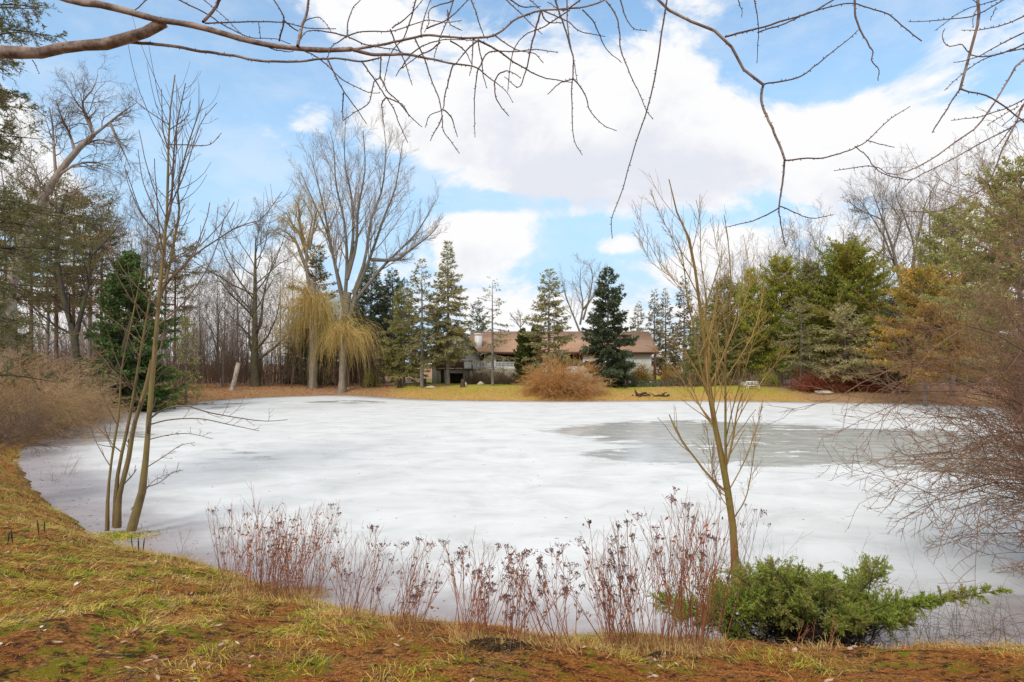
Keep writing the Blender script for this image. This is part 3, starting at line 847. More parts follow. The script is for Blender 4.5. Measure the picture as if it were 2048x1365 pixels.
plant_conifer('pine_tree', 1850, 44, 'golden needled pine glowing behind the bare shrub', RP, H=top_h(1850, 44, 545), R=3.9, seed=40, z0=.25, gap=.5, per=9, shape='dome', needle='needle_gold', droop=2, top=30, dens=11, tuft=1, spray=.26)
plant_conifer('pine_tree', 1905, 48, 'green pine with clumped tufts rising behind the golden pine', RP, H=top_h(1905, 48, 425), R=4.2, seed=41, z0=.3, gap=.55, per=7, shape='dome', needle='needle_olive', droop=5, top=45, dens=10, tuft=1, spray=.28, gaps=.25)
plant_conifer('pine_tree', 2040, 32, 'tall olive pine at the far right behind the bare shrub', RP, H=top_h(2035, 32, 335), R=4., seed=42, z0=.25, gap=.5, per=8, shape='dome', needle='needle_olive', droop=5, top=45, dens=10, tuft=1, spray=.24, wid=.045, gaps=.2)
plant_conifer('pine_tree', 1800, 52, 'dark green pine low behind the golden pine', RP, H=top_h(1800, 52, 600), R=3.4, seed=43, z0=.1, gap=.5, per=7, p=.5, needle='needle_dark', droop=-5, top=40, dens=9)
for k, (px, Y, py, lb) in enumerate(((1425, 74, 600, 'dark fir in the back row right of the house'), (1475, 78, 570, 'dark fir in the back row between the two pointed pines'), (1535, 76, 575, 'dark fir in the back row behind the lime juniper'), (1592, 80, 560, 'dark fir in the back row left of the rounded pine'),
                                     (1655, 74, 590, 'dark fir in the back row above the pale spruce trunk'), (1752, 72, 560, 'dark fir in the back row right of the widest pine'), (1830, 70, 580, 'dark fir in the back row under the golden pine'), (1915, 66, 560, 'dark fir in the back row behind the huge shrub'), (1985, 60, 540, 'dark fir in the back row near the right edge'))):
    if k == 0: fr = plant_conifer('fir_tree', px, Y, lb, 'back row of firs on the right', H=top_h(px, Y, py), R=3.4, seed=47, z0=.04, gap=.45, per=7, p=.5, needle='needle_olive', droop=-8, top=35, dens=8); fh = top_h(px, Y, py)
    else: dup(fr, put(px, Y), k * 1.1, 1. + .05 * (k % 3), lb, top_h(px, Y, py) / fh)
# left bank
plant_conifer('fir_tree', 258, 39.5, 'lush dark green fir with layered boughs behind the leaning dark trunk', None, H=top_h(262, 39.5, 510), R=3.3, seed=51, z0=.04, gap=.3, per=8, p=.62, needle='needle_fir', droop=-12, top=35, dens=16, spray=.24, wid=.06, fan=3, ragged=.3)
plant_conifer('pine_tree', 372, 46, 'soft yellow green young pine right of the dark fir', None, H=top_h(372, 46, 645), R=1.7, seed=52, z0=.05, gap=.5, per=6, p=.7, needle='needle_olive', gaps=.3, droop=0, top=45, dens=6, tuft=1)
LP = 'tall pines on the left bank'
lp = [(30, 38, 400, 3.2, 'leftmost tall pine with dark crown at the photo edge'), (62, 44, 395, 3.0, 'tall pine with reddish trunk behind the leaning bare tree'), (112, 40, 360, 2.8, 'tall pine with a rotten orange trunk and shaggy crown'),
      (148, 48, 405, 3.0, 'tall pine with thin red trunk left of the curved dark trunk'), (203, 50, 395, 2.9, 'tall pine behind the dark fir with a thin red trunk'), (350, 56, 450, 2.6, 'thin airy pine behind the multi-stem sapling')]
for k, (px, Y, py, R, lb) in enumerate(lp):
    plant_conifer('pine_tree', px, Y, lb, LP, H=top_h(px, Y, py), R=R * 1.25, seed=60 + k, z0=.4, gap=.6, per=6, shape='dome', needle='needle_brown', wood='bark_pine', droop=-5, top=35, dens=8, tuft=1, spray=.26, wid=.034, gaps=.4, trunk_r=.17, ragged=.4)
plant_conifer('spruce_tree', -20, 30, 'shady grey green spruce low at the left edge behind the tan brush', LP, H=top_h(-20, 30, 560), R=2.6, seed=70, z0=.05, gap=.4, per=7, p=.5, needle='needle_brown', droop=-10, top=25, dens=10, spray=.24)

# big near conifer whose boughs reach in from the left
p0 = np.array([-11.2, 12.5, gz(-11.2, 12.5)])
t = thing('hemlock_tree', p0, 'nearest dark conifer reaching its boughs in from the left edge', 'tree')
G = Geo(); zt = np.linspace(-.2, 13, 10); G.tubes(np.stack([p0[0] + .03 * np.sin(zt), p0[1] + 0 * zt, p0[2] + zt], 1), .2 * (1 - zt / 14), 10)
rn = np.random.default_rng(77); C = Geo()
boughs = []
for py, tip in [(-30, 90), (10, 120), (65, 120), (125, 60), (190, 60), (225, 80), (270, 105), (310, 60), (420, 130), (445, 230), (470, 170), (500, 215), (530, 150), (560, 90), (665, 75), (690, 65), (640, 30), (590, 60)]:
    for q in range(2):
        Yt = 12.5 + rn.uniform(-1.5, .8); e = at(tip - rn.uniform(0, 40) - q * 30, py + rn.uniform(-12, 12), Yt)
        s = np.array([p0[0], p0[1], e[2] + rn.uniform(-.1, .5)]); mid = (s + e) / 2 + np.array([0, 0, .12])
        boughs.append(crv([s, mid, e], 7))
for k in range(70):
    z = rn.uniform(.8, 12.5); az = rn.uniform(1.2, 5.2); L = 3.2 * (1 - z / 15)
    s = np.array([p0[0], p0[1], p0[2] + z]); e = s + np.array([math.cos(az) * L, math.sin(az) * L, -.2])
    boughs.append(crv([s, (s + e) / 2 + np.array([0, 0, .12]), e], 7))
P = np.array(boughs); R = np.full((len(P), 1), .028) * np.linspace(1, .2, 7)[None]
G.tubes(P, R, 5)
s1, r1 = sprout(P, R, 16, rn, .2, 1, 55, 10, .26, 4, .5, -.1, .08, .6, .003)
s2, r2 = sprout(s1, r1, 5, rn, .2, 1, 50, 10, .5, 3, .6, -.1, .08, .5, .002)
C.tubes(s1, r1, 3); C.tubes(s2, r2, 3)
for S_, n_ in ((s1, 26), (s2, 12)):
    idx = np.repeat(np.arange(len(S_)), n_); tt = rn.uniform(.05, 1, len(idx)); b, T, _ = along(S_, np.ones(S_.shape[:2]), idx, tt)
    C.blades(b, T * .7 + rn.normal(size=T.shape) * [.55, .55, .25], rn.uniform(.035, .075, len(idx)), .012, rn)
G.build('trunk', M['bark_dark'], t, smooth=True); C.build('crown', M['needle_near'], t)

# ------------------------------------------------------------------ bare trees
std = lambda a=10, b=7, c=6, d=4, up=.5: [dict(n=a + 2, t0=.22, t1=.98, ang=38, ratio=.6, K=7, rr=.45, up=up, wander=.1, tip=.2), dict(n=b + 2, t0=.2, ang=38, ratio=.5, K=5, rr=.45, up=up, wander=.14, rmin=.014, tip=.3),
                                          dict(n=c + 1, t0=.2, ang=40, ratio=.5, K=4, rr=.5, up=.25, wander=.16, rmin=.009), dict(n=d, t0=.25, ang=40, ratio=.5, K=3, rr=.6, up=.2, wander=.15, rmin=.0065)]
# oak behind the thicket
p = put(511, 62)
tr, cr = bare(top_h(511, 62, 470), 101, .42, [dict(n=21, t0=.14, t1=.97, ang=50, angj=10, ratio=.62, K=8, rr=.42, up=.6, wander=.09, fall=.5, tip=.15), dict(n=11, t0=.2, ang=38, ratio=.42, K=6, rr=.5, up=.35, wander=.14, rmin=.018, tip=.25),
              dict(n=8, t0=.2, ang=42, ratio=.48, K=4, rr=.5, up=.15, wander=.18, rmin=.010), dict(n=5, t0=.25, ang=42, ratio=.5, K=3, rr=.6, wander=.18, rmin=.007)], wob=.02)
put_bare('oak_tree', p, 'broad spreading bare oak rising from the brown thicket', 'bare trees', tr, cr, 'bark_moss', 'twig_grey')
# tall maple with many leaders
p = put(692, 64); H = top_h(692, 64, 245)
rn = np.random.default_rng(7); Y = 64
lead = [[(690, 600), (694, 520), (688, 440), (672, 370), (668, 300), (660, 262)], [(694, 560), (706, 480), (704, 400), (690, 330), (690, 255)], [(694, 560), (712, 490), (716, 420), (730, 340), (726, 262)], [(706, 590), (730, 520), (742, 440), (764, 380), (772, 300), (768, 260)],
        [(706, 600), (742, 510), (770, 430), (790, 380), (800, 320), (806, 280)], [(712, 600), (760, 540), (800, 500), (830, 470), (850, 440), (872, 400)], [(688, 620), (664, 500), (650, 430), (634, 360), (620, 310)], [(690, 610), (668, 520), (652, 460), (625, 400), (602, 345)], [(742, 520), (790, 520), (815, 505), (860, 470), (876, 452)]]
trk = Geo(); crn = Geo()
z0 = at(690, 772, Y); trk.tubes(crv([(z0[0], Y, p[2] - .2), at(686, 700, Y), at(690, 640, Y), at(697, 585, Y)], 10), np.linspace(.52, .33, 10), 10)
trk.tubes(crv([at(688, 660, Y), at(708, 610, Y), at(712, 590, Y)], 8), np.linspace(.3, .24, 8), 8)
LP_, LR_ = [], []
for k, l in enumerate(lead):
    dy = rn.uniform(-2, 2)
    c = crv([at(x, y, Y + dy * j / (len(l) - 1)) for j, (x, y) in enumerate(l)], 12); LP_.append(c); LR_.append(np.linspace(.2, .025, 12))
LP_, LR_ = np.array(LP_), np.array(LR_)
trk.tubes(LP_, LR_, 7)
a1, b1_ = sprout(LP_, LR_, 17, rn, .2, 1, 30, 10, .34, 7, .42, .6, .09, .5, .02, tip=.25)
a2, b2 = sprout(a1, b1_, 10, rn, .2, 1, 34, 10, .42, 5, .5, .4, .13, .4, .012)
a3, b3 = sprout(a2, b2, 6, rn, .2, 1, 38, 12, .5, 4, .6, .3, .15, .3, .0075)
crn.tubes(a1, b1_, 5); crn.tubes(a2, b2, 3); crn.tubes(a3, b3, 3)
put_ = thing('maple_tree', p, 'tallest bare maple with many upswept leaders behind the willow', 'tree', 'bare trees')
trk.build('trunk', M['bark_grey'], put_, smooth=True); crn.build('crown', M['twig_pale'], put_)
# weeping willow
p = put(626, 62); Y = 62
t = thing('willow_tree', p, 'weeping willow with golden hanging twigs and pale trunk on the far shore', 'tree', 'weeping willow pair')
W = Geo(); W.tubes(crv([(p[0], Y, p[2] - .1), at(626, 720, Y), at(626, 660, Y), at(628, 610, Y), at(624, 560, Y)], 12), np.concatenate([[.52], np.linspace(.42, .22, 11)]), 10)
upper = [[(624, 600), (616, 560), (612, 520), (618, 470), (626, 440), (616, 415)], [(614, 540), (602, 510), (590, 480), (572, 465), (555, 455)], [(618, 500), (626, 460), (634, 420)], [(616, 520), (600, 470), (585, 450), (572, 425)], [(612, 500), (600, 450), (598, 420), (590, 400)]]
UP = np.array([crv([at(x, y, Y + .3 * k) for x, y in u], 9) for k, u in enumerate(upper)]); UR = np.linspace(.2, .05, 9)[None] * np.ones((len(upper), 1))
W.tubes(UP, UR, 6)
c1, d1 = sprout(UP, UR, 9, rn, .3, 1, 40, 12, .45, 6, .5, .2, .12, .4, .03); c2, d2 = sprout(c1, d1, 9, rn, .2, 1, 40, 12, .6, 5, .5, -.2, .15, .3, .014); c3, d3 = sprout(c2, d2, 6, rn, .2, 1, 35, 12, .6, 4, .6, -.6, .12, .3, .009)
WC = Geo(); WC.tubes(c1, d1, 4); WC.tubes(c2, d2, 3); WC.tubes(c3, d3, 3)


def weep(c, rx, ry, n, rng, zlo, zhi, Lmin, Lmax, geo, A=15):
    az = rng.uniform(0, 6.28, A)
    arms = walk(np.repeat(np.array([c]), A, 0) - np.array([0, 0, 1.]) * rng.uniform(0, 1.6, (A, 1)), np.stack([np.cos(az), np.sin(az), rng.uniform(.2, 1.6, A)], 1), rng.uniform(.45, 1.3, A) * rx * 1.2, 7, rng, .2, -1.2)
    geo.tubes(arms, np.linspace(.09, .02, 7)[None] * np.ones((A, 1)), 5)
    idx = rng.integers(0, A, n); b, T, _ = along(arms, np.ones(arms.shape[:2]), idx, rng.uniform(.1, 1, n))
    d = nrm(T * .7 + rng.normal(size=b.shape) * .45 + np.array([0, 0, .25]))
    L = rng.uniform(Lmin, Lmax, n) * rng.uniform(.3, 1, n)
    P = walk(b, d, L, 8, rng, .1, -4.2)
    geo.tubes(P, np.full((n, 1), .011) * np.linspace(1, .5, 8)[None], 3)


weep(at(628, 598, Y), 2.2, 2.5, 750, rn, 0, 0, 4., 9.5, WC); weep(at(626, 632, Y), 2.9, 2.5, 800, rn, 0, 0, 2.4, 8, WC)
W.build('trunk', M['bark_willow'], t, smooth=True); WC.build('crown', M['twig_willow'], t)
p = put(684, 60.5); Y = 60.5
t = thing('willow_tree', p, 'smaller weeping willow with a brown trunk right of the pale willow trunk', 'tree', 'weeping willow pair')
W = Geo(); W.tubes(crv([(p[0], Y, p[2] - .1), at(685, 730, Y), at(688, 690, Y), at(690, 660, Y)], 10), np.concatenate([[.46], np.linspace(.36, .2, 9)]), 10)
WC = Geo(); weep(at(690, 662, Y), 2.0, 2, 850, rn, 0, 0, 2., 6.2, WC)
W.build('trunk', M['bark_willow'], t, smooth=True); WC.build('crown', M['twig_willow'], t)
# leaning pale tree, left
Y = 30.; p = put(18, Y)
t = thing('leaning_tree', p, 'big pale bare tree leaning right with a forked twiggy crown', 'tree', 'bare trees')
T_ = Geo(); C = Geo(); rn = np.random.default_rng(19)
main = crv([(p[0], Y, p[2] - .2), at(20, 600, Y), at(42, 500, Y), at(72, 425, Y), at(112, 355, Y), at(150, 305, Y), at(188, 270, Y)], 16); T_.tubes(main, np.linspace(.36, .1, 16), 10)
limbs = [[(188, 270), (172, 235), (165, 205), (185, 180), (196, 150)], [(188, 270), (220, 245), (245, 225), (275, 205)], [(188, 270), (176, 235), (150, 200), (132, 165)], [(150, 305), (170, 290), (200, 280), (240, 290)], [(112, 355), (108, 300), (105, 250), (98, 215)], [(72, 425), (80, 370), (60, 320), (45, 290)],
         [(112, 355), (150, 330), (190, 325), (225, 335)], [(42, 500), (25, 440), (10, 380), (0, 330)], [(72, 425), (95, 405), (140, 385), (190, 370)], [(150, 305), (140, 270), (125, 240), (112, 200)], [(220, 245), (235, 280), (250, 310), (262, 340)]]
LPp = np.array([crv([at(x, y, Y + rn.uniform(-.8, .8) * j * .5) for j, (x, y) in enumerate(l)], 9) for l in limbs]); LRr = np.linspace(.075, .012, 9)[None] * np.ones((len(limbs), 1))
T_.tubes(LPp, LRr, 6)
c1, d1 = sprout(LPp, LRr, 13, rn, .15, 1, 45, 14, .42, 6, .45, .15, .2, .4, .008, tip=.3); c2, d2 = sprout(c1, d1, 9, rn, .2, 1, 45, 14, .5, 4, .55, .0, .2, .3, .005); c3, d3 = sprout(c2, d2, 5, rn, .2, 1, 45, 14, .55, 3, .6, 0, .2, .3, .0038)
C.tubes(c1, d1, 4); C.tubes(c2, d2, 3); C.tubes(c3, d3, 3)
T_.build('trunk', M['bark_pale'], t, smooth=True); C.build('crown', M['twig_brown'], t)
# curved dark trunk
Y = 37.; p = put(158, Y)
t = thing('curved_tree', p, 'dark bare trunk curving up left of the fir with mossy bark', 'tree', 'bare trees'); T_ = Geo(); C = Geo()
m1 = crv([(p[0], Y, p[2] - .2), at(150, 680, Y), at(128, 600, Y), at(115, 520, Y), at(118, 440, Y), at(135, 380, Y)], 14); m2 = crv([at(150, 680, Y), at(178, 560, Y), at(178, 520, Y), at(205, 490, Y), at(235, 455, Y)], 14)
MP = np.array([m1, m2]); MR = np.array([np.linspace(.24, .06, 14), np.linspace(.16, .03, 14)]); T_.tubes(MP, MR, 8)
c1, d1 = sprout(MP, MR, 16, rn, .3, 1, 50, 14, .26, 5, .4, .3, .15, .3, .014); c2, d2 = sprout(c1, d1, 8, rn, .2, 1, 45, 14, .5, 4, .5, .1, .18, .3, .008)
C.tubes(c1, d1, 4); C.tubes(c2, d2, 3)
T_.build('trunk', M['bark_dark'], t, smooth=True); C.build('crown', M['twig_dark'], t)
# dark leaning trunk in front of the fir
Y = 37.8; p = put(208, Y); G = Geo(); G.tubes(crv([(p[0], Y, p[2] - .1), at(226, 765, Y), at(243, 710, Y), at(262, 640, Y)], 9), np.linspace(.2, .1, 9), 8)
tag(G.build('leaning_tree', M['bark_dark'], loc=p, smooth=True), 'short dark bare trunk leaning into the lower boughs of the fir', 'tree')
# slender bare trees, copies of three kinds
kinds = []
for k, (sd, H) in enumerate(((201, 14.), (202, 12.), (203, 15.))):
    tr, cr = bare(H, sd, .15, std(11, 6, 5, 4, .7), wob=.03, K=8)
    kinds.append((H, tr, cr))
left = [(294, 52, 395, 2, 'slender bare tree right behind the dark fir'), (330, 60, 420, 0, 'slender bare tree behind the multi-stem sapling'), (262, 58, 440, 1, 'thin bare tree rising left of the sapling top'), (400, 66, 545, 0, 'thin bare tree in the thicket left of the oak'), (435, 72, 520, 1, 'thin dark bare tree close left of the oak'), (446, 60, 560, 2, 'short bare tree under the oak limbs'),
        (560, 76, 520, 0, 'thin bare tree between the oak and the willow'), (372, 80, 500, 2, 'pale bare tree above the young pine'), (475, 80, 540, 1, 'distant bare tree left of the oak trunk'), (585, 82, 500, 2, 'distant bare tree behind the willow top'), (240, 66, 420, 0, 'hazy bare tree behind the pines left of the fir'), (10, 46, 330, 1, 'bare tree at the left edge behind the pines'), (95, 52, 370, 0, 'bare tree tangled between the tall left pines'), (180, 60, 380, 1, 'bare tree between curved trunk and fir')]
right = [(1552, 92, 470, 1, 'hazy bare tree behind the bright green pine'), (1600, 88, 455, 0, 'bare tree behind the ragged yellow green pine'), (1642, 90, 440, 2, 'bare tree left of the dark spruce tip'), (1688, 88, 425, 1, 'bare tree directly behind the dark spruce tip'), (1770, 84, 360, 0, 'bare tree between the widest pine and the tallest bare pair'), (1860, 86, 335, 1, 'bare tree above the golden pine'), (1925, 80, 330, 2, 'bare tree above the clumped green pine'),
         (1480, 96, 505, 2, 'small hazy bare tree behind the pointed green pine'), (1520, 98, 490, 0, 'small hazy bare tree left of the ragged pine top'), (1435, 100, 520, 1, 'faint bare tree right of the sapling leaders'), (1990, 74, 310, 0, 'bare tree near the right edge above the shrub')]
first = {}
for px, Y, py, k, lb in left + right:
    H, tr, cr = kinds[k]; loc = put(px, Y); s = top_h(px, Y, py) / (H * 1.12)
    if k not in first:
        first[k] = put_bare('bare_tree', (0, 0, 0), lb, 'slender bare trees', tr, cr, 'bark_grey', 'twig_grey'); r = first[k]
        r.location = loc; r.scale = (s, s, s)
    else: r = dup(first[k], loc, px * .37, s, lb)
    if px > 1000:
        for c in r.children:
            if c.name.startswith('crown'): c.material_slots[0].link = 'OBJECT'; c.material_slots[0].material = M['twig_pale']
# tallest pair on the right, and the twin behind the house
Y = 76.; p = put(1818, Y); t = thing('bare_tree', p, 'tallest bare tree with a thick dark leaning trunk above the right pines', 'tree', 'bare trees'); T_ = Geo(); C = Geo(); rn = np.random.default_rng(23)
lim = [[(1826, 640), (1800, 560), (1786, 500), (1765, 440), (1745, 385)], [(1800, 560), (1770, 480), (1740, 430), (1715, 395)], [(1812, 590), (1830, 510), (1815, 450), (1795, 400), (1790, 370)], [(1786, 500), (1800, 440), (1770, 400)], [(1826, 520), (1840, 460), (1850, 410), (1870, 370)], [(1765, 440), (1720, 420), (1700, 405)]]
LPp = np.array([crv([at(x, y, Y + .4 * k) for x, y in l], 9) for k, l in enumerate(lim)]); LRr = np.array([np.linspace(r, .03, 9) for r in (.3, .16, .2, .08, .12, .08)])
T_.tubes(crv([(p[0], Y, p[2] - .2), at(1822, 700, Y), at(1826, 640, Y)], 6), np.linspace(.42, .33, 6), 9); T_.tubes(LPp, LRr, 7)
c1, d1 = sprout(LPp, LRr, 14, rn, .2, 1, 36, 10, .4, 6, .4, .4, .12, .4, .02, tip=.25); c2, d2 = sprout(c1, d1, 10, rn, .2, 1, 38, 12, .48, 5, .5, .3, .16, .3, .012); c3, d3 = sprout(c2, d2, 6, rn, .2, 1, 38, 12, .5, 3, .6, .2, .16, .3, .008)
C.tubes(c1, d1, 4); C.tubes(c2, d2, 3); C.tubes(c3, d3, 3)
T_.build('trunk', M['bark_grey'], t, smooth=True); C.build('crown', M['twig_grey'], t)
Y = 95.
for nm, px, lim, lb in (('bare_tree', 1160, [[(1160, 665), (1150, 640), (1138, 610), (1128, 580), (1124, 560)], [(1160, 650), (1166, 610), (1160, 570), (1162, 535)], [(1166, 640), (1180, 590), (1185, 550), (1178, 528)], [(1166, 620), (1195, 580), (1200, 545)]], 'bare twin-trunked tree above the roof left of the big dark spruce'),
                        ('bare_tree', 1040, [[(1040, 668), (1041, 645), (1038, 625)], [(1040, 655), (1028, 638), (1022, 630)], [(1041, 655), (1052, 640), (1058, 632)]], 'small hazy bare tree peeking over the roof ridge')):
    p = put(px, Y); t = thing(nm, p, lb, 'tree', 'bare trees'); T_ = Geo(); C = Geo()
    LPp = np.array([crv([at(x, y, Y + .4 * k) for x, y in l], 8) for k, l in enumerate(lim)]); LRr = np.linspace(.16 if px > 1100 else .07, .03, 8)[None] * np.ones((len(lim), 1))
    T_.tubes(crv([(p[0], Y, p[2] - .2), at(px, 720, Y), at(*lim[0][0], Y)], 6), np.linspace(.34, .18, 6) * (1 if px > 1100 else .4), 8); T_.tubes(LPp, LRr, 6)
    c1, d1 = sprout(LPp, LRr, 13, rn, .2, 1, 36, 10, .36, 6, .45, .5, .12, .4, .018, tip=.25); c2, d2 = sprout(c1, d1, 9, rn, .2, 1, 38, 12, .45, 5, .5, .3, .16, .3, .012); c3, d3 = sprout(c2, d2, 5, rn, .2, 1, 38, 12, .5, 3, .6, .2, .16, .3, .009)
    C.tubes(c1, d1, 4); C.tubes(c2, d2, 3); C.tubes(c3, d3, 3)
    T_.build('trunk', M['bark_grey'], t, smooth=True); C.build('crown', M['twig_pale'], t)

# far woods and thickets nobody could count
rn = np.random.default_rng(31)
def woods(name, xs_, ys_, hs, m, lv, r=.06):
    n = len(xs_); b = np.stack([xs_, ys_, ground_z(xs_, ys_) - .1], 1)
    P = walk(b, np.stack([rn.normal(size=n) * .06, rn.normal(size=n) * .06, np.ones(n)], 1), hs, 6, rn, .04); R = (r * hs / hs.mean())[:, None] * np.linspace(1, .2, 6)[None]
    G = Geo(); G.tubes(P, R, 4)
    for kw in lv:
        P, R = sprout(P, R, rng=rn, **kw); G.tubes(P, R, 3)
    return tag(G.build(name, m), kind='stuff')


n = 330; px = rn.uniform(-250, 800, n); yy = rn.uniform(82, 125, n)
woods('distant_woods', (px - CX) / F * yy, yy, rn.uniform(6.5, 12, n), M['twig_grey'], [dict(n=12, t0=.15, ang=38, ratio=.42, up=.5, rmin=.02), dict(n=7, t0=.2, ang=40, ratio=.5, up=.3, rmin=.014)], .09)
n = 150; px = rn.uniform(1250, 2300, n); yy = rn.uniform(95, 135, n)
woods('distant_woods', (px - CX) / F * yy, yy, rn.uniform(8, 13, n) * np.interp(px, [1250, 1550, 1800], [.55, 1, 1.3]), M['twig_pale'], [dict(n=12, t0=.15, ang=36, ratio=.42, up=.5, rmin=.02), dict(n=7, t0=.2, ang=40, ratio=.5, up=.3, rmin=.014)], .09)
n = 2600; px = rn.uniform(-150, 770, n); yy = rn.uniform(61.5, 76, n)
o = woods('thicket', (px - CX) / F * yy, yy, rn.uniform(1.5, 3.6, n) + 2.4 * (rn.uniform(size=n) > .82), M['twig_brown'], [dict(n=9, t0=.1, ang=32, ratio=.5, up=.5, rmin=.009)], .02)
n = 260; px = rn.uniform(1330, 1620, n); yy = rn.uniform(57, 63, n)
woods('thicket', (px - CX) / F * yy, yy, rn.uniform(.6, 1.6, n), M['twig_brown'], [dict(n=10, t0=.1, ang=38, ratio=.6, up=.4, rmin=.009)], .018)

# ------------------------------------------------------------------ shrubs
rn = np.random.default_rng(41)


def shrub(name, loc, label, group, m, segs, cat='shrub', sides=(4, 3, 3)):
    G = Geo()
    for (P, R), s in zip(segs, sides): G.tubes(P, R, s)
    return tag(G.build(name, M[m], loc=loc), label, cat, group)


p = put(1128, 51.6) + [0, 1.6, 0]; p[2] = gz(p[0], p[1])
shrub('dogwood_shrub', p, 'big rounded orange twiggy shrub on the lawn in front of the house', None, 'twig_orange',
      bush(p, 480, 3.0, rn, spread=86, up=-1.0, K=7, r=.016, sub=10, sub2=4, ratio=.35, rad=.9, rmin=.009, ang=32, subup=-.1))
p = put(1655, 53.2)
for k, (px, Y, lb) in enumerate(((1640, 53, 'dark red twiggy shrub left of the pale spruce trunk on the far bank'), (1712, 53.5, 'dark red twiggy shrub right of the drooping spruce trunk'), (1768, 53, 'brownish red shrub at the foot of the golden pine'))):
    p = put(px, Y)
    shrub('barberry_shrub', p, lb, 'dark red shrubs on the far bank', 'twig_rust', bush(p, 170, 1.75, rn, spread=80, up=-.3, K=5, r=.012, sub=12, sub2=4, ratio=.4, rad=.5, rmin=.011, ang=38))


def leafbush(px, Y, w, h, m, name, label, group=None, n=2600, s=.16, wid=.07):
    p = put(px, Y); G = Geo()
    th = rn.uniform(0, 6.283, n); u = rn.uniform(0, 1, n) ** .4; ph = np.arccos(rn.uniform(0, 1, n))
    lob = 1 + .22 * np.sin(3 * th + px) + .15 * np.sin(5 * th + 2 * ph)
    q = p + np.stack([w / 2 * u * lob * np.sin(ph) * np.cos(th), w * .4 * u * lob * np.sin(ph) * np.sin(th), h * u * lob * np.cos(ph)], 1)
    G.blades(q, (q - p) / [w, w, h] + rn.normal(size=q.shape) * .35 + [0, 0, .3], rn.uniform(.6, 1.3, n) * s, wid, rn)
    st = walk(np.repeat(p[None], 20, 0), rn.normal(size=(20, 3)) * [1, 1, .4] + [0, 0, .8], h * .8, 4, rn, .1); G.tubes(st, np.full((20, 4), .015), 3)
    tag(G.build(name, M[m], loc=p), label, 'shrub', group)


LB = 'low evergreen shrubs near the house'
leafbush(742, 63, 1.8, 1.7, 'shrub_lime', 'evergreen_shrub', 'rounded yellow green shrub at the end of the leafy bank left of the path', LB)
leafbush(1532, 60, 2.9, 1.15, 'shrub_lime', 'evergreen_shrub', 'bright lime green juniper behind the white garden bench', LB)
leafbush(1660, 62, 2.6, 1.0, 'shrub_lime', 'evergreen_shrub', 'dull lime shrub behind the pale spruce trunk', LB)
leafbush(1282, 65, 2.7, 2.1, 'shrub_orange', 'evergreen_shrub', 'olive and orange shrub under the white wall right of the dark spruce', LB)
leafbush(1340, 64, 2.3, 1.6, 'shrub_orange', 'evergreen_shrub', 'amber shrub beyond the right corner of the house', LB)
leafbush(1252, 63, 2.2, 1.2, 'ivy', 'evergreen_shrub', 'dark low shrub at the foot of the dark spruce', LB)
for k, (px, w, h) in enumerate(((955, 1.8, 1.35), (985, 2.1, 1.6), (1012, 1.9, 1.4))):
    p = put(px, 64.6)
    shrub('bare_shrub', p, ('dry brown shrub before the left end of the terrace wall', 'dry brown shrub in the middle of the terrace wall', 'dry brown shrub beside the arborvitae at the terrace wall')[k], 'dry shrubs along the terrace wall', 'twig_brown',
          bush(p, 60, h, rn, spread=70, up=-.2, K=5, r=.012, sub=8, sub2=4, ratio=.45, rad=.6, rmin=.009))
n = 5200; px = rn.uniform(1222, 1400, n); yy = rn.uniform(59, 64, n); b = np.stack([(px - CX) / F * yy, yy, 0 * yy], 1); b[:, 2] = ground_z(b[:, 0], b[:, 1])
G = Geo(); b[:, 2] += rn.uniform(0, .4, n) * (.5 + .5 * vnoise(b[:, 0], b[:, 1], 1.)); G.blades(b, rn.normal(size=(n, 3)) + [0, 0, .6], .2, .1, rn)
tag(G.build('ground_cover', M['ivy']), kind='stuff')

# tan brush on the left bank
LS = 'tan brush along the left shore'
for k, (px, Y, L, n, lb) in enumerate(((-40, 24, 3.0, 150, 'tan arching brush at the left edge nearest the ice'), (55, 27, 2.6, 150, 'tan arching brush in front of the dark fir on the left bank'), (20, 31, 3.4, 130, 'pinkish tan brush behind the nearest tan brush'),
                                       (125, 31, 2.0, 110, 'low tan brush between the ice and the leaning dark trunk'), (-120, 28, 3.4, 110, 'tan brush half outside the left edge'))):
    p = put(px, Y)
    shrub('brush_shrub', p, lb, LS, 'twig_tan', bush(p, n, L, rn, spread=78, up=-.9, K=7, r=.013, sub=12, sub2=6, ratio=.38, rad=1.2, rmin=.005, ang=36, subup=-.25, wander=.13))
p = put(18, 20.5); p[0] = (18 - CX) / F * 20.5 - .8; p[2] = gz(p[0], p[1])
shrub('brush_shrub', p, 'dark low brush overhanging the ice edge at the left', LS, 'twig_brown', bush(p, 90, 1.7, rn, spread=85, up=-.6, K=6, r=.01, sub=10, sub2=5, ratio=.45, rad=1., rmin=.004, wander=.15))
p = hit(105, 940, 8, 22); p[2] = max(p[2], 0)
shrub('ice_twigs', put(100, 16.2), 'few thin dark twigs standing in the ice left of the sapling', None, 'twig_brown', bush(put(100, 16.2), 9, .9, rn, spread=50, up=.1, r=.007, sub=4, ratio=.4, rmin=.003, rad=.5), 'twigs')

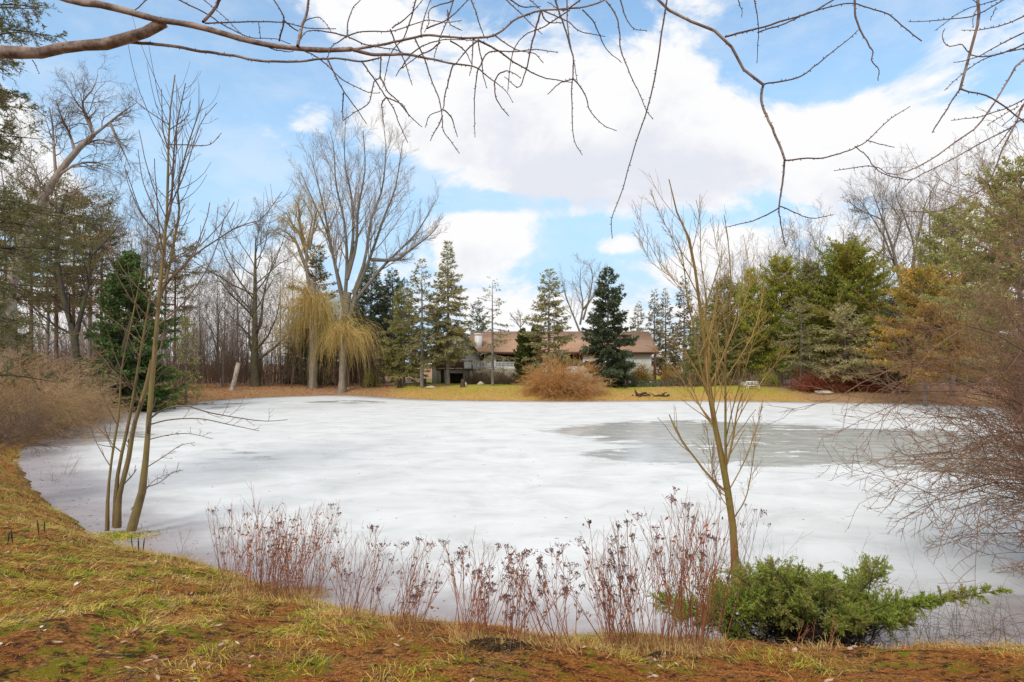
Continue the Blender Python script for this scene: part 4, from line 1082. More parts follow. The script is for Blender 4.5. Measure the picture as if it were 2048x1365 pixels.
# ------------------------------------------------------------------ big bare shrub on the right
rn = np.random.default_rng(53)
p = np.array([9.6, 8.8, 0.]); p[2] = gz(p[0], p[1])
t = thing('large_bare_shrub', p, 'huge reddish brown bare shrub spreading in from the right edge over the ice', 'shrub')
n = 185
tipx = rn.uniform(1730, 2230, n); tipy = 300 + 900 * rn.uniform(0, 1, n)
tipy = np.where(rn.uniform(size=n) < .25, rn.uniform(640, 1000, n), tipy)
lim = np.interp(tipy, [300, 420, 520, 640, 800, 900, 1000, 1090, 1200], [2060, 1960, 1890, 1800, 1745, 1775, 1790, 1920, 2080])
tipx = lim + rn.uniform(0, 1, n) ** .8 * (2400 - lim)
tY = rn.uniform(6.8, 11.5, n)
P = np.empty((n, 9, 3))
for k in range(n):
    e = at(tipx[k], tipy[k], tY[k]); s = p + np.array([rn.uniform(-.5, .5), rn.uniform(-.4, .4), 0])
    dz = e[2] - s[2]; L = np.linalg.norm(e - s)
    m1 = s + (e - s) * .35 + np.array([.1, 0, .16 * L]); m2 = s + (e - s) * .7 + np.array([0, 0, .14 * L])
    P[k] = crv([s, m1, m2, e], 9) + np.cumsum(rn.normal(size=(9, 3)) * .02, 0)
R = rn.uniform(.007, .02, n)[:, None] * np.linspace(1, .16, 9)[None]
G = Geo(); G.tubes(P, R, 6)
a1, b1_ = sprout(P, R, 13, rn, .2, 1, 32, 12, .34, 6, .7, .1, .12, .4, .005, tip=.45)
a2, b2 = sprout(a1, b1_, 8, rn, .15, 1, 42, 14, .36, 4, .65, .15, .16, .4, .0034, tip=.6)
a3, b3 = sprout(a2, b2, 2, rn, .2, 1, 45, 14, .45, 3, .7, .2, .16, .3, .0024, tip=.7)
Cg = Geo(); Cg.tubes(a1, b1_, 4); Cg.tubes(a2, b2, 3); Cg.tubes(a3, b3, 3)
G.build('trunk', M['bark_dark'], t, smooth=True); Cg.build('crown', M['twig_red'], t)

# ------------------------------------------------------------------ multi-stem sapling on the left
rn = np.random.default_rng(61)
Y = 10.9; p = put(240, Y); p[2] = max(p[2], .05)
t = thing('multi_stem_sapling', p, 'tall slender multi-stem sapling at the ice edge on the left', 'tree')
stems = [([(262, 1046), (278, 1022), (288, 960), (294, 900), (301, 800), (309, 700), (318, 600), (325, 528), (334, 425), (336, 346), (339, 237), (350, 150)], 10.5, 1.6),
         ([(333, 450), (342, 408), (346, 339), (352, 261), (371, 167)], 4.0, 1.4), ([(234, 1042), (240, 990), (256, 920), (268, 853), (290, 781), (304, 720)], 8.5, 6), ([(230, 1040), (236, 950), (257, 846), (273, 753), (287, 671), (301, 589), (306, 540), (318, 470)], 6.5, 1.6),
         ([(214, 1048), (217, 980), (226, 900), (238, 827), (243, 740), (262, 650), (282, 548), (290, 500)], 4.6, 1.2), ([(318, 600), (328, 576), (342, 521), (350, 470), (359, 425), (356, 374), (376, 291), (407, 199)], 4.8, 1.3),
         ([(318, 590), (340, 560), (383, 515), (437, 478), (479, 452), (523, 438), (564, 384)], 3.6, 1.), ([(333, 440), (346, 400), (370, 345), (400, 250), (434, 206)], 2.6, 1.), ([(326, 520), (310, 470), (280, 420), (262, 370), (248, 330)], 2.4, 1.),
         ([(330, 470), (300, 400), (285, 360), (276, 300)], 2.2, 1.), ([(338, 300), (326, 260), (323, 178)], 2.4, 1.), ([(339, 260), (372, 235), (381, 202)], 2., 1.), ([(338, 250), (300, 225), (268, 200), (255, 188)], 2., 1.), ([(337, 290), (370, 290), (418, 290), (443, 266)], 2., 1.),
         ([(300, 838), (330, 818), (372, 812), (420, 826), (520, 842), (575, 840)], 3.0, 1.), ([(299, 850), (340, 840), (400, 838), (460, 850), (518, 862)], 2.4, 1.), ([(296, 880), (340, 870), (380, 868), (425, 878)], 1.8, .8), ([(294, 935), (330, 912), (360, 892), (390, 885)], 1.8, .8), ([(292, 975), (320, 965), (345, 945), (366, 941)], 1.8, .8),
         ([(262, 1020), (285, 990), (310, 960), (360, 942)], 1.5, .8), ([(226, 900), (210, 870), (190, 855), (150, 848)], 1.4, .8), ([(242, 760), (220, 735), (196, 705), (160, 685)], 1.6, .8), ([(288, 690), (240, 650), (200, 620), (175, 585)], 1.8, .8), ([(300, 640), (265, 600), (250, 590)], 1.5, .8),
         ([(305, 750), (340, 720), (380, 690), (405, 660)], 1.6, .8), ([(300, 780), (330, 740), (370, 722), (402, 685)], 1.6, .8), ([(262, 820), (230, 790), (200, 760), (187, 705), (198, 660)], 1.6, .8)]
big, small = Geo(), Geo(); bp, br = [], []
for k, (pts, w0, w1) in enumerate(stems):
    dy = rn.uniform(-.5, .5) if k > 5 else rn.uniform(-.15, .15)
    y0 = Y + (0 if k > 5 else dy)
    c = crv([at(x, y, y0 + (dy * j / len(pts))) for j, (x, y) in enumerate(pts)], 14)
    r = np.linspace(w0, w1, 14) * .62 * Y / F
    if k in (0, 2, 3, 4): r[0] *= 1.5; r[1] *= 1.15; c[0, 2] -= .12
    (big if w0 > 4.1 else small).tubes(c, r, 8 if w0 > 4.1 else 5)
    bp.append(c); br.append(r)
bp, br = np.array(bp), np.array(br)
sel = [0, 1, 3, 5, 6]
a1, b1_ = sprout(bp[sel], br[sel], 18, rn, .42, .97, 48, 10, .24, 8, .45, 1.5, .05, .35, .0045, tip=.5)
small.tubes(a1, b1_, 4)
a1, b1_ = sprout(bp, br, 6, rn, .2, .95, 45, 12, .16, 6, .45, .9, .07, .35, .004, tip=.5); small.tubes(a1, b1_, 4)
a2, b2 = sprout(a1, b1_, 2, rn, .25, .9, 42, 12, .5, 4, .7, .6, .08, .3, .003, tip=.6); small.tubes(a2, b2, 3)
big.build('trunk', M['bark_tan'], t, smooth=True); small.build('crown', M['twig_brown'], t, smooth=True)
# grassy hummock at its foot
b = p + rn.normal(size=(900, 3)) * [.3, .16, 0] + [.0, -.08, 0]; b[:, 2] = np.maximum(ground_z(b[:, 0], b[:, 1]), 0)
G = Geo(); d0 = rn.normal(size=b.shape) * [.8, .8, .2] + [0, 0, .6]; G.strips(b, d0, d0 * [1, 1, .1] - [0, 0, .4], rn.uniform(.1, .26, 900), .006, rn)
tag(G.build('grass_hummock', M['grass']), 'small straw coloured grass hummock at the foot of the multi-stem sapling', 'hummock')

# ------------------------------------------------------------------ willow sapling right of centre
rn = np.random.default_rng(67)
Y = 7.3; p = hit(1471, 1150, 4, 9); p = np.array([(1471 - CX) / F * Y, Y, max(gz((1471 - CX) / F * Y, Y), 0)])
t = thing('willow_sapling', p, 'slender yellow barked young willow rising behind the green juniper', 'tree')
stems = [([(1472, 1180), (1470, 1120), (1466, 1050), (1452, 960), (1434, 873), (1424, 810), (1417, 769), (1409, 685), (1401, 622), (1390, 539), (1378, 476), (1359, 443), (1338, 359)], 10, 1.2),
         ([(1424, 805), (1412, 780), (1400, 727), (1388, 656), (1375, 601), (1366, 520), (1350, 470)], 4.6, 1.), ([(1453, 960), (1451, 880), (1451, 789), (1451, 706), (1459, 635), (1462, 560), (1455, 470), (1448, 430)], 5, 1.), ([(1417, 769), (1424, 700), (1440, 640), (1452, 590)], 3, 1.),
         ([(1409, 685), (1412, 600), (1402, 520), (1400, 440), (1392, 400)], 2.6, .9), ([(1451, 900), (1480, 830), (1505, 790), (1550, 730), (1595, 690)], 2.4, .9), ([(1451, 880), (1470, 800), (1490, 740), (1510, 680), (1540, 620)], 2.6, .9), ([(1456, 985), (1490, 920), (1515, 850), (1525, 800)], 2.4, .9),
         ([(1430, 850), (1390, 800), (1350, 740), (1310, 700), (1290, 690)], 2.4, .9), ([(1420, 790), (1380, 720), (1340, 680), (1315, 640)], 2.4, .9), ([(1466, 1040), (1490, 1000), (1500, 960), (1510, 890), (1512, 850)], 2.6, .9), ([(1464, 1025), (1440, 990), (1425, 930), (1428, 880)], 1.8, .9), ([(1460, 1000), (1430, 970), (1420, 900), (1410, 840)], 1.8, .9),
         ([(1401, 640), (1370, 590), (1330, 540), (1300, 490), (1265, 400)], 1.6, .7), ([(1396, 600), (1350, 560), (1300, 520), (1268, 445)], 1.6, .7), ([(1450, 760), (1500, 680), (1520, 620), (1530, 560)], 2., .8), ([(1452, 700), (1480, 630), (1500, 560), (1487, 470)], 1.8, .8), ([(1390, 539), (1360, 500), (1320, 430), (1300, 380)], 1.6, .7), ([(1412, 720), (1440, 560), (1430, 480), (1425, 430)], 1.8, .7)]
big, small = Geo(), Geo(); bp, br = [], []
for k, (pts, w0, w1) in enumerate(stems):
    dy = 0 if k == 0 else rn.uniform(-.7, .7)
    c = crv([at(x, y, Y + dy * j / (len(pts) - 1)) for j, (x, y) in enumerate(pts)], 14); r = np.linspace(w0, w1, 14) * (.84 if k == 0 else .56) * Y / F
    (big if w0 >= 2.6 else small).tubes(c, r, 8 if w0 > 4 else 5); bp.append(c); br.append(r)
bp, br = np.array(bp), np.array(br)
a1, b1_ = sprout(bp, br, 14, rn, .22, .9, 28, 9, .21, 7, .42, .6, .07, .4, .0026, tip=.4)
a2, b2 = sprout(a1, b1_, 5, rn, .2, .95, 32, 12, .5, 5, .6, .4, .09, .35, .0019, tip=.6)
small.tubes(a1, b1_, 4); small.tubes(a2, b2, 3)
big.build('trunk', M['bark_sapling'], t, smooth=True); small.build('crown', M['twig_gold'], t, smooth=True)

# ------------------------------------------------------------------ dried perennials along the near bank
rn = np.random.default_rng(71)
SG = 'dried flower stems along the near bank'


def perennials(px0, px1, pyb, pyt, n, label, leaves=40, heads=.25, tall=(), lean=.1, spread=.35, m='stem_red'):
    pc = hit((px0 + px1) / 2, pyb + 4)
    t = thing('dried_perennial', pc, label, 'dried plant', SG)
    G = Geo(); S_ = Geo(); Lf = Geo()
    px = rn.uniform(px0 - 12, px1 + 12, n)
    cl = rn.uniform(px0, px1, 7); px = px * .7 + cl[rn.integers(0, 7, n)] * .3
    B = np.array([hit(x, pyb + rn.uniform(-10, 14)) for x in px]); B[:, 2] -= .03
    top = np.array([EYE - (pyt + rn.uniform(0, 1) ** 1.2 * 130 - HZ) / F * b[1] for b in B]); L = np.maximum(top - B[:, 2], .25)
    for (tx, ty) in tall:
        j = rn.integers(0, n); B[j] = hit(tx, pyb); L[j] = EYE - (ty - HZ) / F * B[j, 1] - B[j, 2]
    TUFTS.append(B); d = rn.normal(size=(n, 3)) * [spread * .62, spread * .62, 0] + [lean, 0, 1]
    P = walk(B, d, L * 1.02, 8, rn, .045, .12); R = rn.uniform(.0017, .0034, n)[:, None] * np.linspace(1, .4, 8)[None]
    G.tubes(P, R, 5)
    a, ar = sprout(P, R, 5, rn, .45, .97, 28, 9, .24, 5, .7, .35, .06, .45, .0013, tip=.6); G.tubes(a, ar, 4)
    # flat brown seed heads
    ends = np.concatenate([P[rn.uniform(size=n) < heads][:, -1], a[rn.uniform(size=len(a)) < heads * .07][:, -1]])
    for e in ends:
        k = rn.integers(5, 10); w = rn.uniform(.012, .028)
        o = e + rn.normal(size=(k, 3)) * [w, w, .004]; st = np.stack([np.repeat((e - [0, 0, .045])[None], k, 0), o], 1)
        G.tubes(st, np.full((k, 2), .0009), 3)
        o2 = np.repeat(o, 6, 0) + rn.normal(size=(k * 6, 3)) * .004
        S_.blades(o2, rn.normal(size=o2.shape) + [0, 0, .4], .013, .008, rn)
    if leaves:
        idx = rn.integers(0, len(a), leaves); b, T, _ = along(a, np.ones(a.shape[:2]), idx, rn.uniform(.1, .9, leaves))
        b[:, 2] -= np.abs(rn.normal(size=leaves)) * .06
        Lf.blades(b, rn.normal(size=b.shape) + [0, 0, -.5], rn.uniform(.025, .05, leaves), .018, rn)
    G.build('stems', M[m], t); 
    if len(ends): S_.build('seed_heads', M['seed'], t)
    if leaves: Lf.build('leaves', M['dead_leaf'], t)


perennials(432, 500, 1160, 1005, 30, 'leftmost clump of dried red stems, sparse and dark', 30, .2)
perennials(490, 655, 1188, 1005, 150, 'densest clump of rust red stems with orange leaves, second from the left', 620, .1, ((520, 968),), .14)
perennials(675, 745, 1228, 1040, 36, 'grey brown clump of dried stems right of the densest red clump', 50, .3)
perennials(768, 842, 1254, 1075, 34, 'loose clump of dark stems leaning right before the snowy gap', 40, .3, (), .25)
perennials(892, 972, 1276, 1075, 36, 'clump of thin dark stems just left of the dark molehill', 45, .35)
perennials(1000, 1062, 1290, 1105, 24, 'short clump of dry stems with brown seed heads just behind the dark molehill', 35, .5)
perennials(1085, 1150, 1294, 1070, 20, 'leaning open clump of stems with flat seed heads', 25, .7, (), -.28)
perennials(1196, 1285, 1296, 1050, 58, 'wide reddish clump with many brown seed heads left of the juniper', 90, .3, (), -.12)
perennials(1290, 1440, 1300, 1000, 88, 'tallest red stemmed clump touching the juniper', 80, .14, ((1400, 985),), .06)
perennials(1465, 1500, 1200, 1010, 12, 'few grey stems right behind the willow sapling', 0, .1, (), .06, m='twig_brown')
perennials(1560, 1690, 1290, 1195, 16, 'few red brown stems growing up through the juniper', 12, 0, (), .25)

# arching dry canes behind the juniper and at the right
def canes(px0, px1, Y, L, n, label, up=-1.6, spread=.5, m='twig_brown', r=.0022, dirx=0.):
    x = (rn.uniform(px0, px1, n) - CX) / F * Y; y = Y + rn.uniform(-.4, .4, n); b = np.stack([x, y, np.maximum(ground_z(x, y), 0) - .02], 1)
    P = walk(b, rn.normal(size=(n, 3)) * [spread, spread, 0] + [dirx, 0, 1], L * rn.uniform(.5, 1.1, n), 10, rn, .06, up)
    R = rn.uniform(.7, 1.3, n)[:, None] * r * np.linspace(1, .45, 10)[None]; G = Geo(); G.tubes(P, R, 4)
    a, ar = sprout(P, R, 4, rn, .4, 1, 35, 12, .25, 5, .7, -.4, .1, .4, .001); G.tubes(a, ar, 3)
    o = np.array([(px0 + px1) / 2 / F * Y - CX / F * Y, Y, 0]); o[2] = max(gz(o[0], o[1]), 0)
    tag(G.build('dry_canes', M[m], loc=o), label, 'dry canes', 'arching dry canes by the juniper')


canes(1490, 1640, 6.7, 1.05, 46, 'thin arching grey canes behind the left half of the juniper')
canes(1640, 1720, 6.5, 1.35, 14, 'tall hooked dry canes curling over behind the middle of the juniper', -2.2)
canes(1720, 1960, 6.9, 1.1, 60, 'tangle of arching canes behind the long right arm of the juniper', -1.9, .7)
canes(1800, 1990, 5.9, .55, 40, 'upright dry stalks under the long right arm of the juniper', -.1, .2)
canes(1960, 2150, 6.6, 1.3, 40, 'thin dry canes at the right edge below the huge shrub', -1.4, .6)
canes(330, 420, 8.7, .62, 9, 'few thin pale stalks at the ice edge left of the red clumps', .1, .5)

# black cattail stubs by the ice
for k, (px, py, h) in enumerate(((265, 1098, .19), (277, 1104, .17), (286, 1104, .18), (78, 1074, .2), (89, 1066, .14), (16, 1088, .12), (25, 1086, .15))):
    q_ = hit(px, py, 5, 14); G = Geo(); z = np.linspace(-.02, h, 6)
    G.tubes(np.stack([q_[0] + .1 * z * (k % 3 - 1), q_[1] + 0 * z, q_[2] + z], 1), np.array([.004, .004, .007, .009, .007, .002]), 6)
    o = tag(G.build('cattail_stub', M['twig_dark'], loc=q_, smooth=True), 'black broken reed stub standing at the ice edge near the sapling' if k < 3 else 'black broken reed stub in the grass at the left edge', 'reed', 'black reed stubs at the ice edge' if k < 3 else 'black reed stubs in the grass')

# ------------------------------------------------------------------ juniper
def crv_k(P, K):
    """resample paths to K points"""
    f = np.linspace(0, P.shape[1] - 1, K); k = np.minimum(f.astype(int), P.shape[1] - 2); u = (f - k)[None, :, None]
    return P[:, k] * (1 - u) + P[:, k + 1] * u


rn = np.random.default_rng(83)
p = np.array([(1640 - CX) / F * 5.9, 5.9, 0]); p[2] = gz(p[0], p[1])
t = thing('juniper_shrub', p, 'spreading green juniper with one long arm reaching right over the ice', 'shrub')
G, C = Geo(), Geo()
tips = [(1440, 1150), (1470, 1130), (1500, 1140), (1530, 1118), (1560, 1122), (1590, 1128), (1610, 1140), (1640, 1135), (1560, 1160), (1600, 1170), (1650, 1165), (1690, 1150), (1720, 1130), (1752, 1115), (1700, 1170), (1740, 1178),
        (1445, 1180), (1430, 1200), (1500, 1170), (1540, 1190), (1580, 1195), (1620, 1200), (1660, 1205), (1700, 1205), (1740, 1210), (1810, 1210), (1500, 1200), (1750, 1200), (1680, 1190), (1480, 1160), (1520, 1150), (1380, 1195), (1330, 1185), (1450, 1245), (1620, 1180), (1565, 1140), (1650, 1145), (1770, 1205), (1800, 1195)]
brs = []
for k, (x, y) in enumerate(tips):
    for rep in range(3):
        Yt = 5.9 + rn.uniform(-.6, .7); e = at(x + rn.uniform(-16, 16), y + 13 + rn.uniform(-4, 12) + (6 if rep else 0), Yt)
        s = p + rn.normal(size=3) * [.2, .12, 0] - [0, 0, .02]; m_ = s + (e - s) * [.55, .55, .62]
        brs.append(crv([s, m_, e], 8))
P = np.array(brs); R = np.full((len(P), 1), .011) * np.linspace(1, .25, 8)[None]
arm = []
for (ax, ay) in ((2012, 1179), (1965, 1186), (1925, 1190), (1880, 1205), (1850, 1195)):
    Yt = 5.9 + rn.uniform(-.1, .1); arm.append(crv([p + [0, 0, .05], at(1740, 1228, 5.9), at(1810, 1214, Yt), at((ax + 1810) / 2, (ay + 1212) / 2, Yt), at(ax, ay, Yt)], 8))
AP = np.array(arm); AR = np.full((len(AP), 1), .011) * np.linspace(1, .25, 8)[None]
G.tubes(P, R, 5); G.tubes(AP, AR, 5)
a1, b1_ = sprout(P, R, 15, rn, .7, 1, 45, 12, .15, 5, .5, .05, .1, .35, .002)
r1, rb = sprout(AP, AR, 30, rn, .42, 1, 45, 14, .055, 4, .5, .6, .1, .3, .002)
a1 = np.concatenate([a1, crv_k(r1, 5)]); b1_ = np.concatenate([b1_, np.repeat(rb[:, :1], 5, 1)])
G.tubes(a1, b1_, 3)
a2, b2 = sprout(a1, b1_, 5, rn, .2, 1, 40, 12, .5, 4, .6, .0, .1, .3, .0015); G.tubes(a2, b2, 3)
dead, _r = sprout(P, R, 22, rn, .08, .65, 50, 15, .22, 4, .5, -.2, .2, .3, .0016); G.tubes(dead, _r, 3)
for S_, n_, lo in ((P, 26, .75), (AP, 60, .55), (a1, 14, .15), (a2, 12, .05)):
    idx = np.repeat(np.arange(len(S_)), n_); tt = rn.uniform(lo, 1, len(idx)); b, T, _ = along(S_, np.ones(S_.shape[:2]), idx, tt)
    C.blades(b, T + rn.normal(size=T.shape) * .6 + [0, 0, .2], rn.uniform(.016, .038, len(idx)), .0075, rn)
G.build('branches', M['twig_dark'], t); C.build('foliage', M['juniper'], t)

# ------------------------------------------------------------------ larch limbs overhead
rn = np.random.default_rng(97)


def larch(root, label, paths, Y0, side):
    """paths: (points in photo pixels, start width px, end width px, depth offset)"""
    t = thing('larch_tree', root, label, 'tree', 'overhanging larches')
    L_, T_, S_ = Geo(), Geo(), Geo()
    z = np.linspace(-.2, 11, 12); L_.tubes(np.stack([root[0] + .05 * np.sin(z * .6), root[1] + .04 * np.cos(z * .5), root[2] + z], 1), .17 * (1 - z / 12.5), 12)
    for k, (pts, w0, w1, dy) in enumerate(paths):
        n = max(10, 4 * len(pts)); p2 = crv(pts, n)
        s = np.linspace(0, 1, n); yy = Y0 + dy * .35 + .35 * np.sin(s * 2.2 + k * 1.7) * (0 if w0 > 12 else 1) * .3
        c = np.array([at(x, y, Yv) for (x, y), Yv in zip(p2, yy)])
        if w0 < 8: c += np.cumsum(rn.normal(size=c.shape) * .0016, 0)
        r = np.linspace(w0, w1, n) * .5 * Y0 / F
        if w0 > 9: r = r * (1 + .05 * np.sin(np.linspace(0, 40, n)))
        (L_ if w0 > 5 else T_).tubes(c, r, 10 if w0 > 9 else 6)
        # short spur shoots
        seg = np.linalg.norm(np.diff(c, axis=0), axis=1).sum(); m_ = int(seg / (.04 if w0 < 8 else .1))
        if m_ > 1:
            b, T, rr = along(c[None], r[None], np.zeros(m_, int), np.clip((np.arange(m_) + rn.uniform(.1, .9, m_)) / m_, 0, 1))
            o = rn.normal(size=b.shape); o[:, 1] *= .5; o = nrm(o - T * (o * T).sum(1, keepdims=True)); o = nrm(o + T * .35)
            h = rn.uniform(.004, .010, m_)[:, None] + rr[:, None]
            SP = np.stack([b, b + o * h * .6, b + o * h], 1); S_.tubes(SP, np.stack([0 * h[:, 0] + .0018, 0 * h[:, 0] + .0026, 0 * h[:, 0] + .0012], 1), 5)
    L_.build('trunk', M['bark_larch'], t, smooth=True); T_.build('twigs', M['twig_larch'], t, smooth=True); S_.build('spurs', M['twig_larch'], t)


z6 = lambda pts: [(600 + x / 2.926, y / 2.926) for x, y in pts]
z5 = lambda pts: [(x / 2.926, y / 2.926) for x, y in pts]
z8 = lambda pts: [(1450 + x / 2.731, y / 2.731) for x, y in pts]
paths = [([(-1500, 150), (-700, 140), (-250, 112), (-60, 100), (0, 104), (85, 106), (130, 95), (205, 90), (240, 80), (290, 65), (328, 44)], 32, 20, .1),
         ([(-700, -420), (-250, -180), (0, -60), (130, -2), (212, 12), (308, 38), (403, 55), (478, 77), (530, 89), (581, 96), (649, 101), (702, 99)], 21, 8.5, 0),
         ([(702, 99), (764, 91), (826, 80), (856, 74), (949, 77), (993, 67), (1027, 38), (1054, 27), (1082, 20), (1160, 17), (1212, 2), (1250, -30)], 5.5, 3.2, .1),
         ([(700, 98), (737, 108), (760, 111), (819, 110), (860, 119), (908, 129), (955, 135), (990, 161), (1017, 184), (1031, 207)], 7.6, 1.2, 0),
         ([(240, 84), (342, 92), (393, 99), (461, 108), (513, 118), (595, 121), (650, 116), (682, 115), (723, 121), (760, 112)], 7, 3.6, .05)]
tw6 = [[(470, 325), (465, 440), (430, 480), (410, 590), (370, 630), (250, 705)], [(465, 440), (510, 530), (580, 590), (650, 680), (710, 735)], [(360, 355), (430, 460), (505, 570), (555, 660), (570, 720), (625, 830)], [(505, 570), (480, 610), (495, 735)], [(505, 570), (590, 610), (640, 685)],
       [(155, 340), (200, 430), (255, 545), (320, 640), (385, 730)], [(255, 545), (250, 710)], [(0, 285), (100, 340), (200, 430), (240, 465), (330, 510), (410, 540), (455, 540)], [(670, 225), (720, 330), (770, 480), (800, 560), (825, 670), (835, 765), (890, 840), (938, 905)],
       [(900, 378), (870, 470), (850, 560), (838, 645), (760, 690), (735, 760)], [(838, 645), (880, 690), (918, 800)], [(835, 680), (800, 750), (765, 820)], [(1045, 235), (960, 310), (900, 378)], [(1045, 235), (1110, 270), (1230, 345), (1320, 395), (1420, 445), (1510, 455), (1600, 466)],
       [(1600, 465), (1640, 510), (1680, 590), (1700, 655), (1770, 740), (1850, 775)], [(1600, 465), (1520, 490), (1440, 560)], [(1040, 235), (1060, 340), (1070, 420), (1090, 518)], [(1045, 395), (1028, 520), (1025, 640), (1030, 805)], [(1045, 400), (1070, 350), (1110, 305), (1250, 295), (1380, 285), (1510, 295)],
       [(1130, 200), (1200, 250), (1280, 300), (1370, 320), (1430, 380)], [(1410, 60), (1380, 160), (1350, 280), (1330, 380), (1310, 450), (1280, 505), (1195, 435)], [(1490, -20), (1540, 140), (1580, 280), (1600, 360), (1600, 460), (1595, 600), (1605, 820), (1655, 920)], [(1560, -20), (1570, 170), (1600, 340), (1620, 470)],
       [(1790, 5), (1850, 100), (1870, 280), (1910, 400), (1960, 520), (2000, 620), (2048, 690)], [(1655, 60), (1720, 130), (1760, 230), (1800, 300), (1885, 368)], [(1870, -20), (1910, 110), (1950, 170), (2025, 183)], [(275, 215), (180, 280), (155, 340)], [(275, 215), (360, 185), (500, 180), (620, 160), (760, 120), (880, 140), (970, 125)],
       [(275, 215), (285, 130), (310, 60), (370, -10)], [(275, 215), (180, 190), (100, 175), (40, 190), (0, 240)], [(275, 215), (350, 250), (420, 270), (560, 290), (610, 310)], [(640, 322), (720, 265), (820, 235), (940, 230), (1045, 230)], [(705, 220), (715, 120), (760, -10)], [(740, 170), (870, 110), (1000, -10)],
       [(900, -10), (870, 110), (830, 210), (790, 345)], [(680, -10), (650, 110), (600, 220), (530, 320), (485, 510)], [(530, 170), (560, 240), (620, 370), (658, 495)], [(540, 165), (620, 110), (720, -10)], [(1000, 0), (1040, 100), (1080, 210)], [(880, 240), (960, 300), (1005, 390)], [(1010, 220), (1005, 380), (990, 450)],
       [(1140, 475), (1170, 430), (1230, 415), (1300, 455)], [(1140, 475), (1150, 570), (1225, 670)], [(1210, -10), (1300, 40), (1410, 45)], [(1330, -10), (1410, 60)], [(1410, 60), (1490, 90), (1570, 130), (1640, 185), (1780, 215)], [(1410, 60), (1440, 125), (1540, 140)], [(1580, 60), (1440, 150), (1300, 220), (1240, 345), (1220, 540)], [(1195, -10), (1300, 90), (1420, 210)],
       [(640, 330), (560, 445)], [(820, 245), (770, 290), (700, 320), (590, 400)], [(900, 0), (760, 50), (750, 120), (720, 190)], [(860, 60), (880, 140), (950, 180)], [(1640, 0), (1540, 60), (1440, 10)]]
for k, tpts in enumerate(tw6): paths.append((z6(tpts), 3.0 if k not in (13, 12, 20, 21) else 3.8, 1.5, -.5 + (k * 7 % 10) / 9))
tw5 = [([(1740, 270), (1755, 180), (1790, 80), (1805, -20)], 6, 4.5), ([(1760, 230), (1775, 140), (1860, 110), (1900, 130), (1945, 195)], 2.4, 1.3), ([(1630, 240), (1660, 120), (1640, 60), (1580, -20)], 3.6, 2.6), ([(1660, 120), (1745, 185)], 3, 2.4), ([(1190, 130), (1250, 60), (1300, -20)], 6, 7), ([(1200, 140), (1400, 130), (1510, 125), (1660, 125), (1800, 155), (1955, 160)], 3.2, 1.6),
       ([(1510, 125), (1520, 230)], 2.2, 1.3), ([(1020, -10), (1200, 80), (1300, 150), (1450, 225), (1600, 235), (1700, 265)], 3., 1.5), ([(785, 68), (830, 30), (900, -10)], 2.5, 2.), ([(1180, -10), (1300, 90), (1420, 210)], 2., 1.3), ([(1500, 240), (1600, 290), (1700, 300), (1740, 280)], 2.4, 1.5), ([(190, 355), (235, 432)], 2., 1.2)]
for k, (tpts, w0, w1) in enumerate(tw5): paths.append((z5(tpts), w0, w1, (k % 4) * .15))
larch(np.array([-5.6, 4.2, gz(-5.6, 4.2)]), 'larch whose thick pale limb stretches in from the upper left with knobbly twigs', paths, 4.0, -1)
pr = [([(2900, -900), (2300, -420), (1900, -200), (1600, -110), (1400, -60), (1305, -6), (1340, 22), (1400, 52), (1450, 74), (1487, 139), (1527, 170)], 11, 5.2, 0), (z8([(210, 465), (200, 560), (235, 650), (290, 780), (328, 878)]), 5.2, 4.4, 0), (z8([(328, 878), (320, 990), (302, 1130), (310, 1200), (340, 1340)]), 4.2, 1.6, 0),
      ([(2500, -300), (2250, -140), (2050, -70), (1962, -10), (1958, 37), (1944, 91), (1930, 143), (1920, 179)], 8, 5.5, -.3), ([(2700, 60), (2400, 60), (2200, 80), (2060, 112), (2017, 165), (1992, 205), (1955, 253), (1915, 282), (1853, 326), (1794, 350), (1768, 344), (1746, 331), (1668, 341)], 7.5, 1.6, .2),
      ([(2700, 60), (2400, 130), (2200, 190), (2050, 234), (2014, 258), (1963, 282), (1904, 315), (1856, 339), (1822, 356), (1780, 394)], 7, 1.4, .5), ([(2500, 20), (2200, 100), (2060, 190), (2028, 249), (2003, 297), (1975, 365), (1937, 395), (1897, 416), (1845, 425), (1757, 419)], 6.5, 1.3, -.1)]
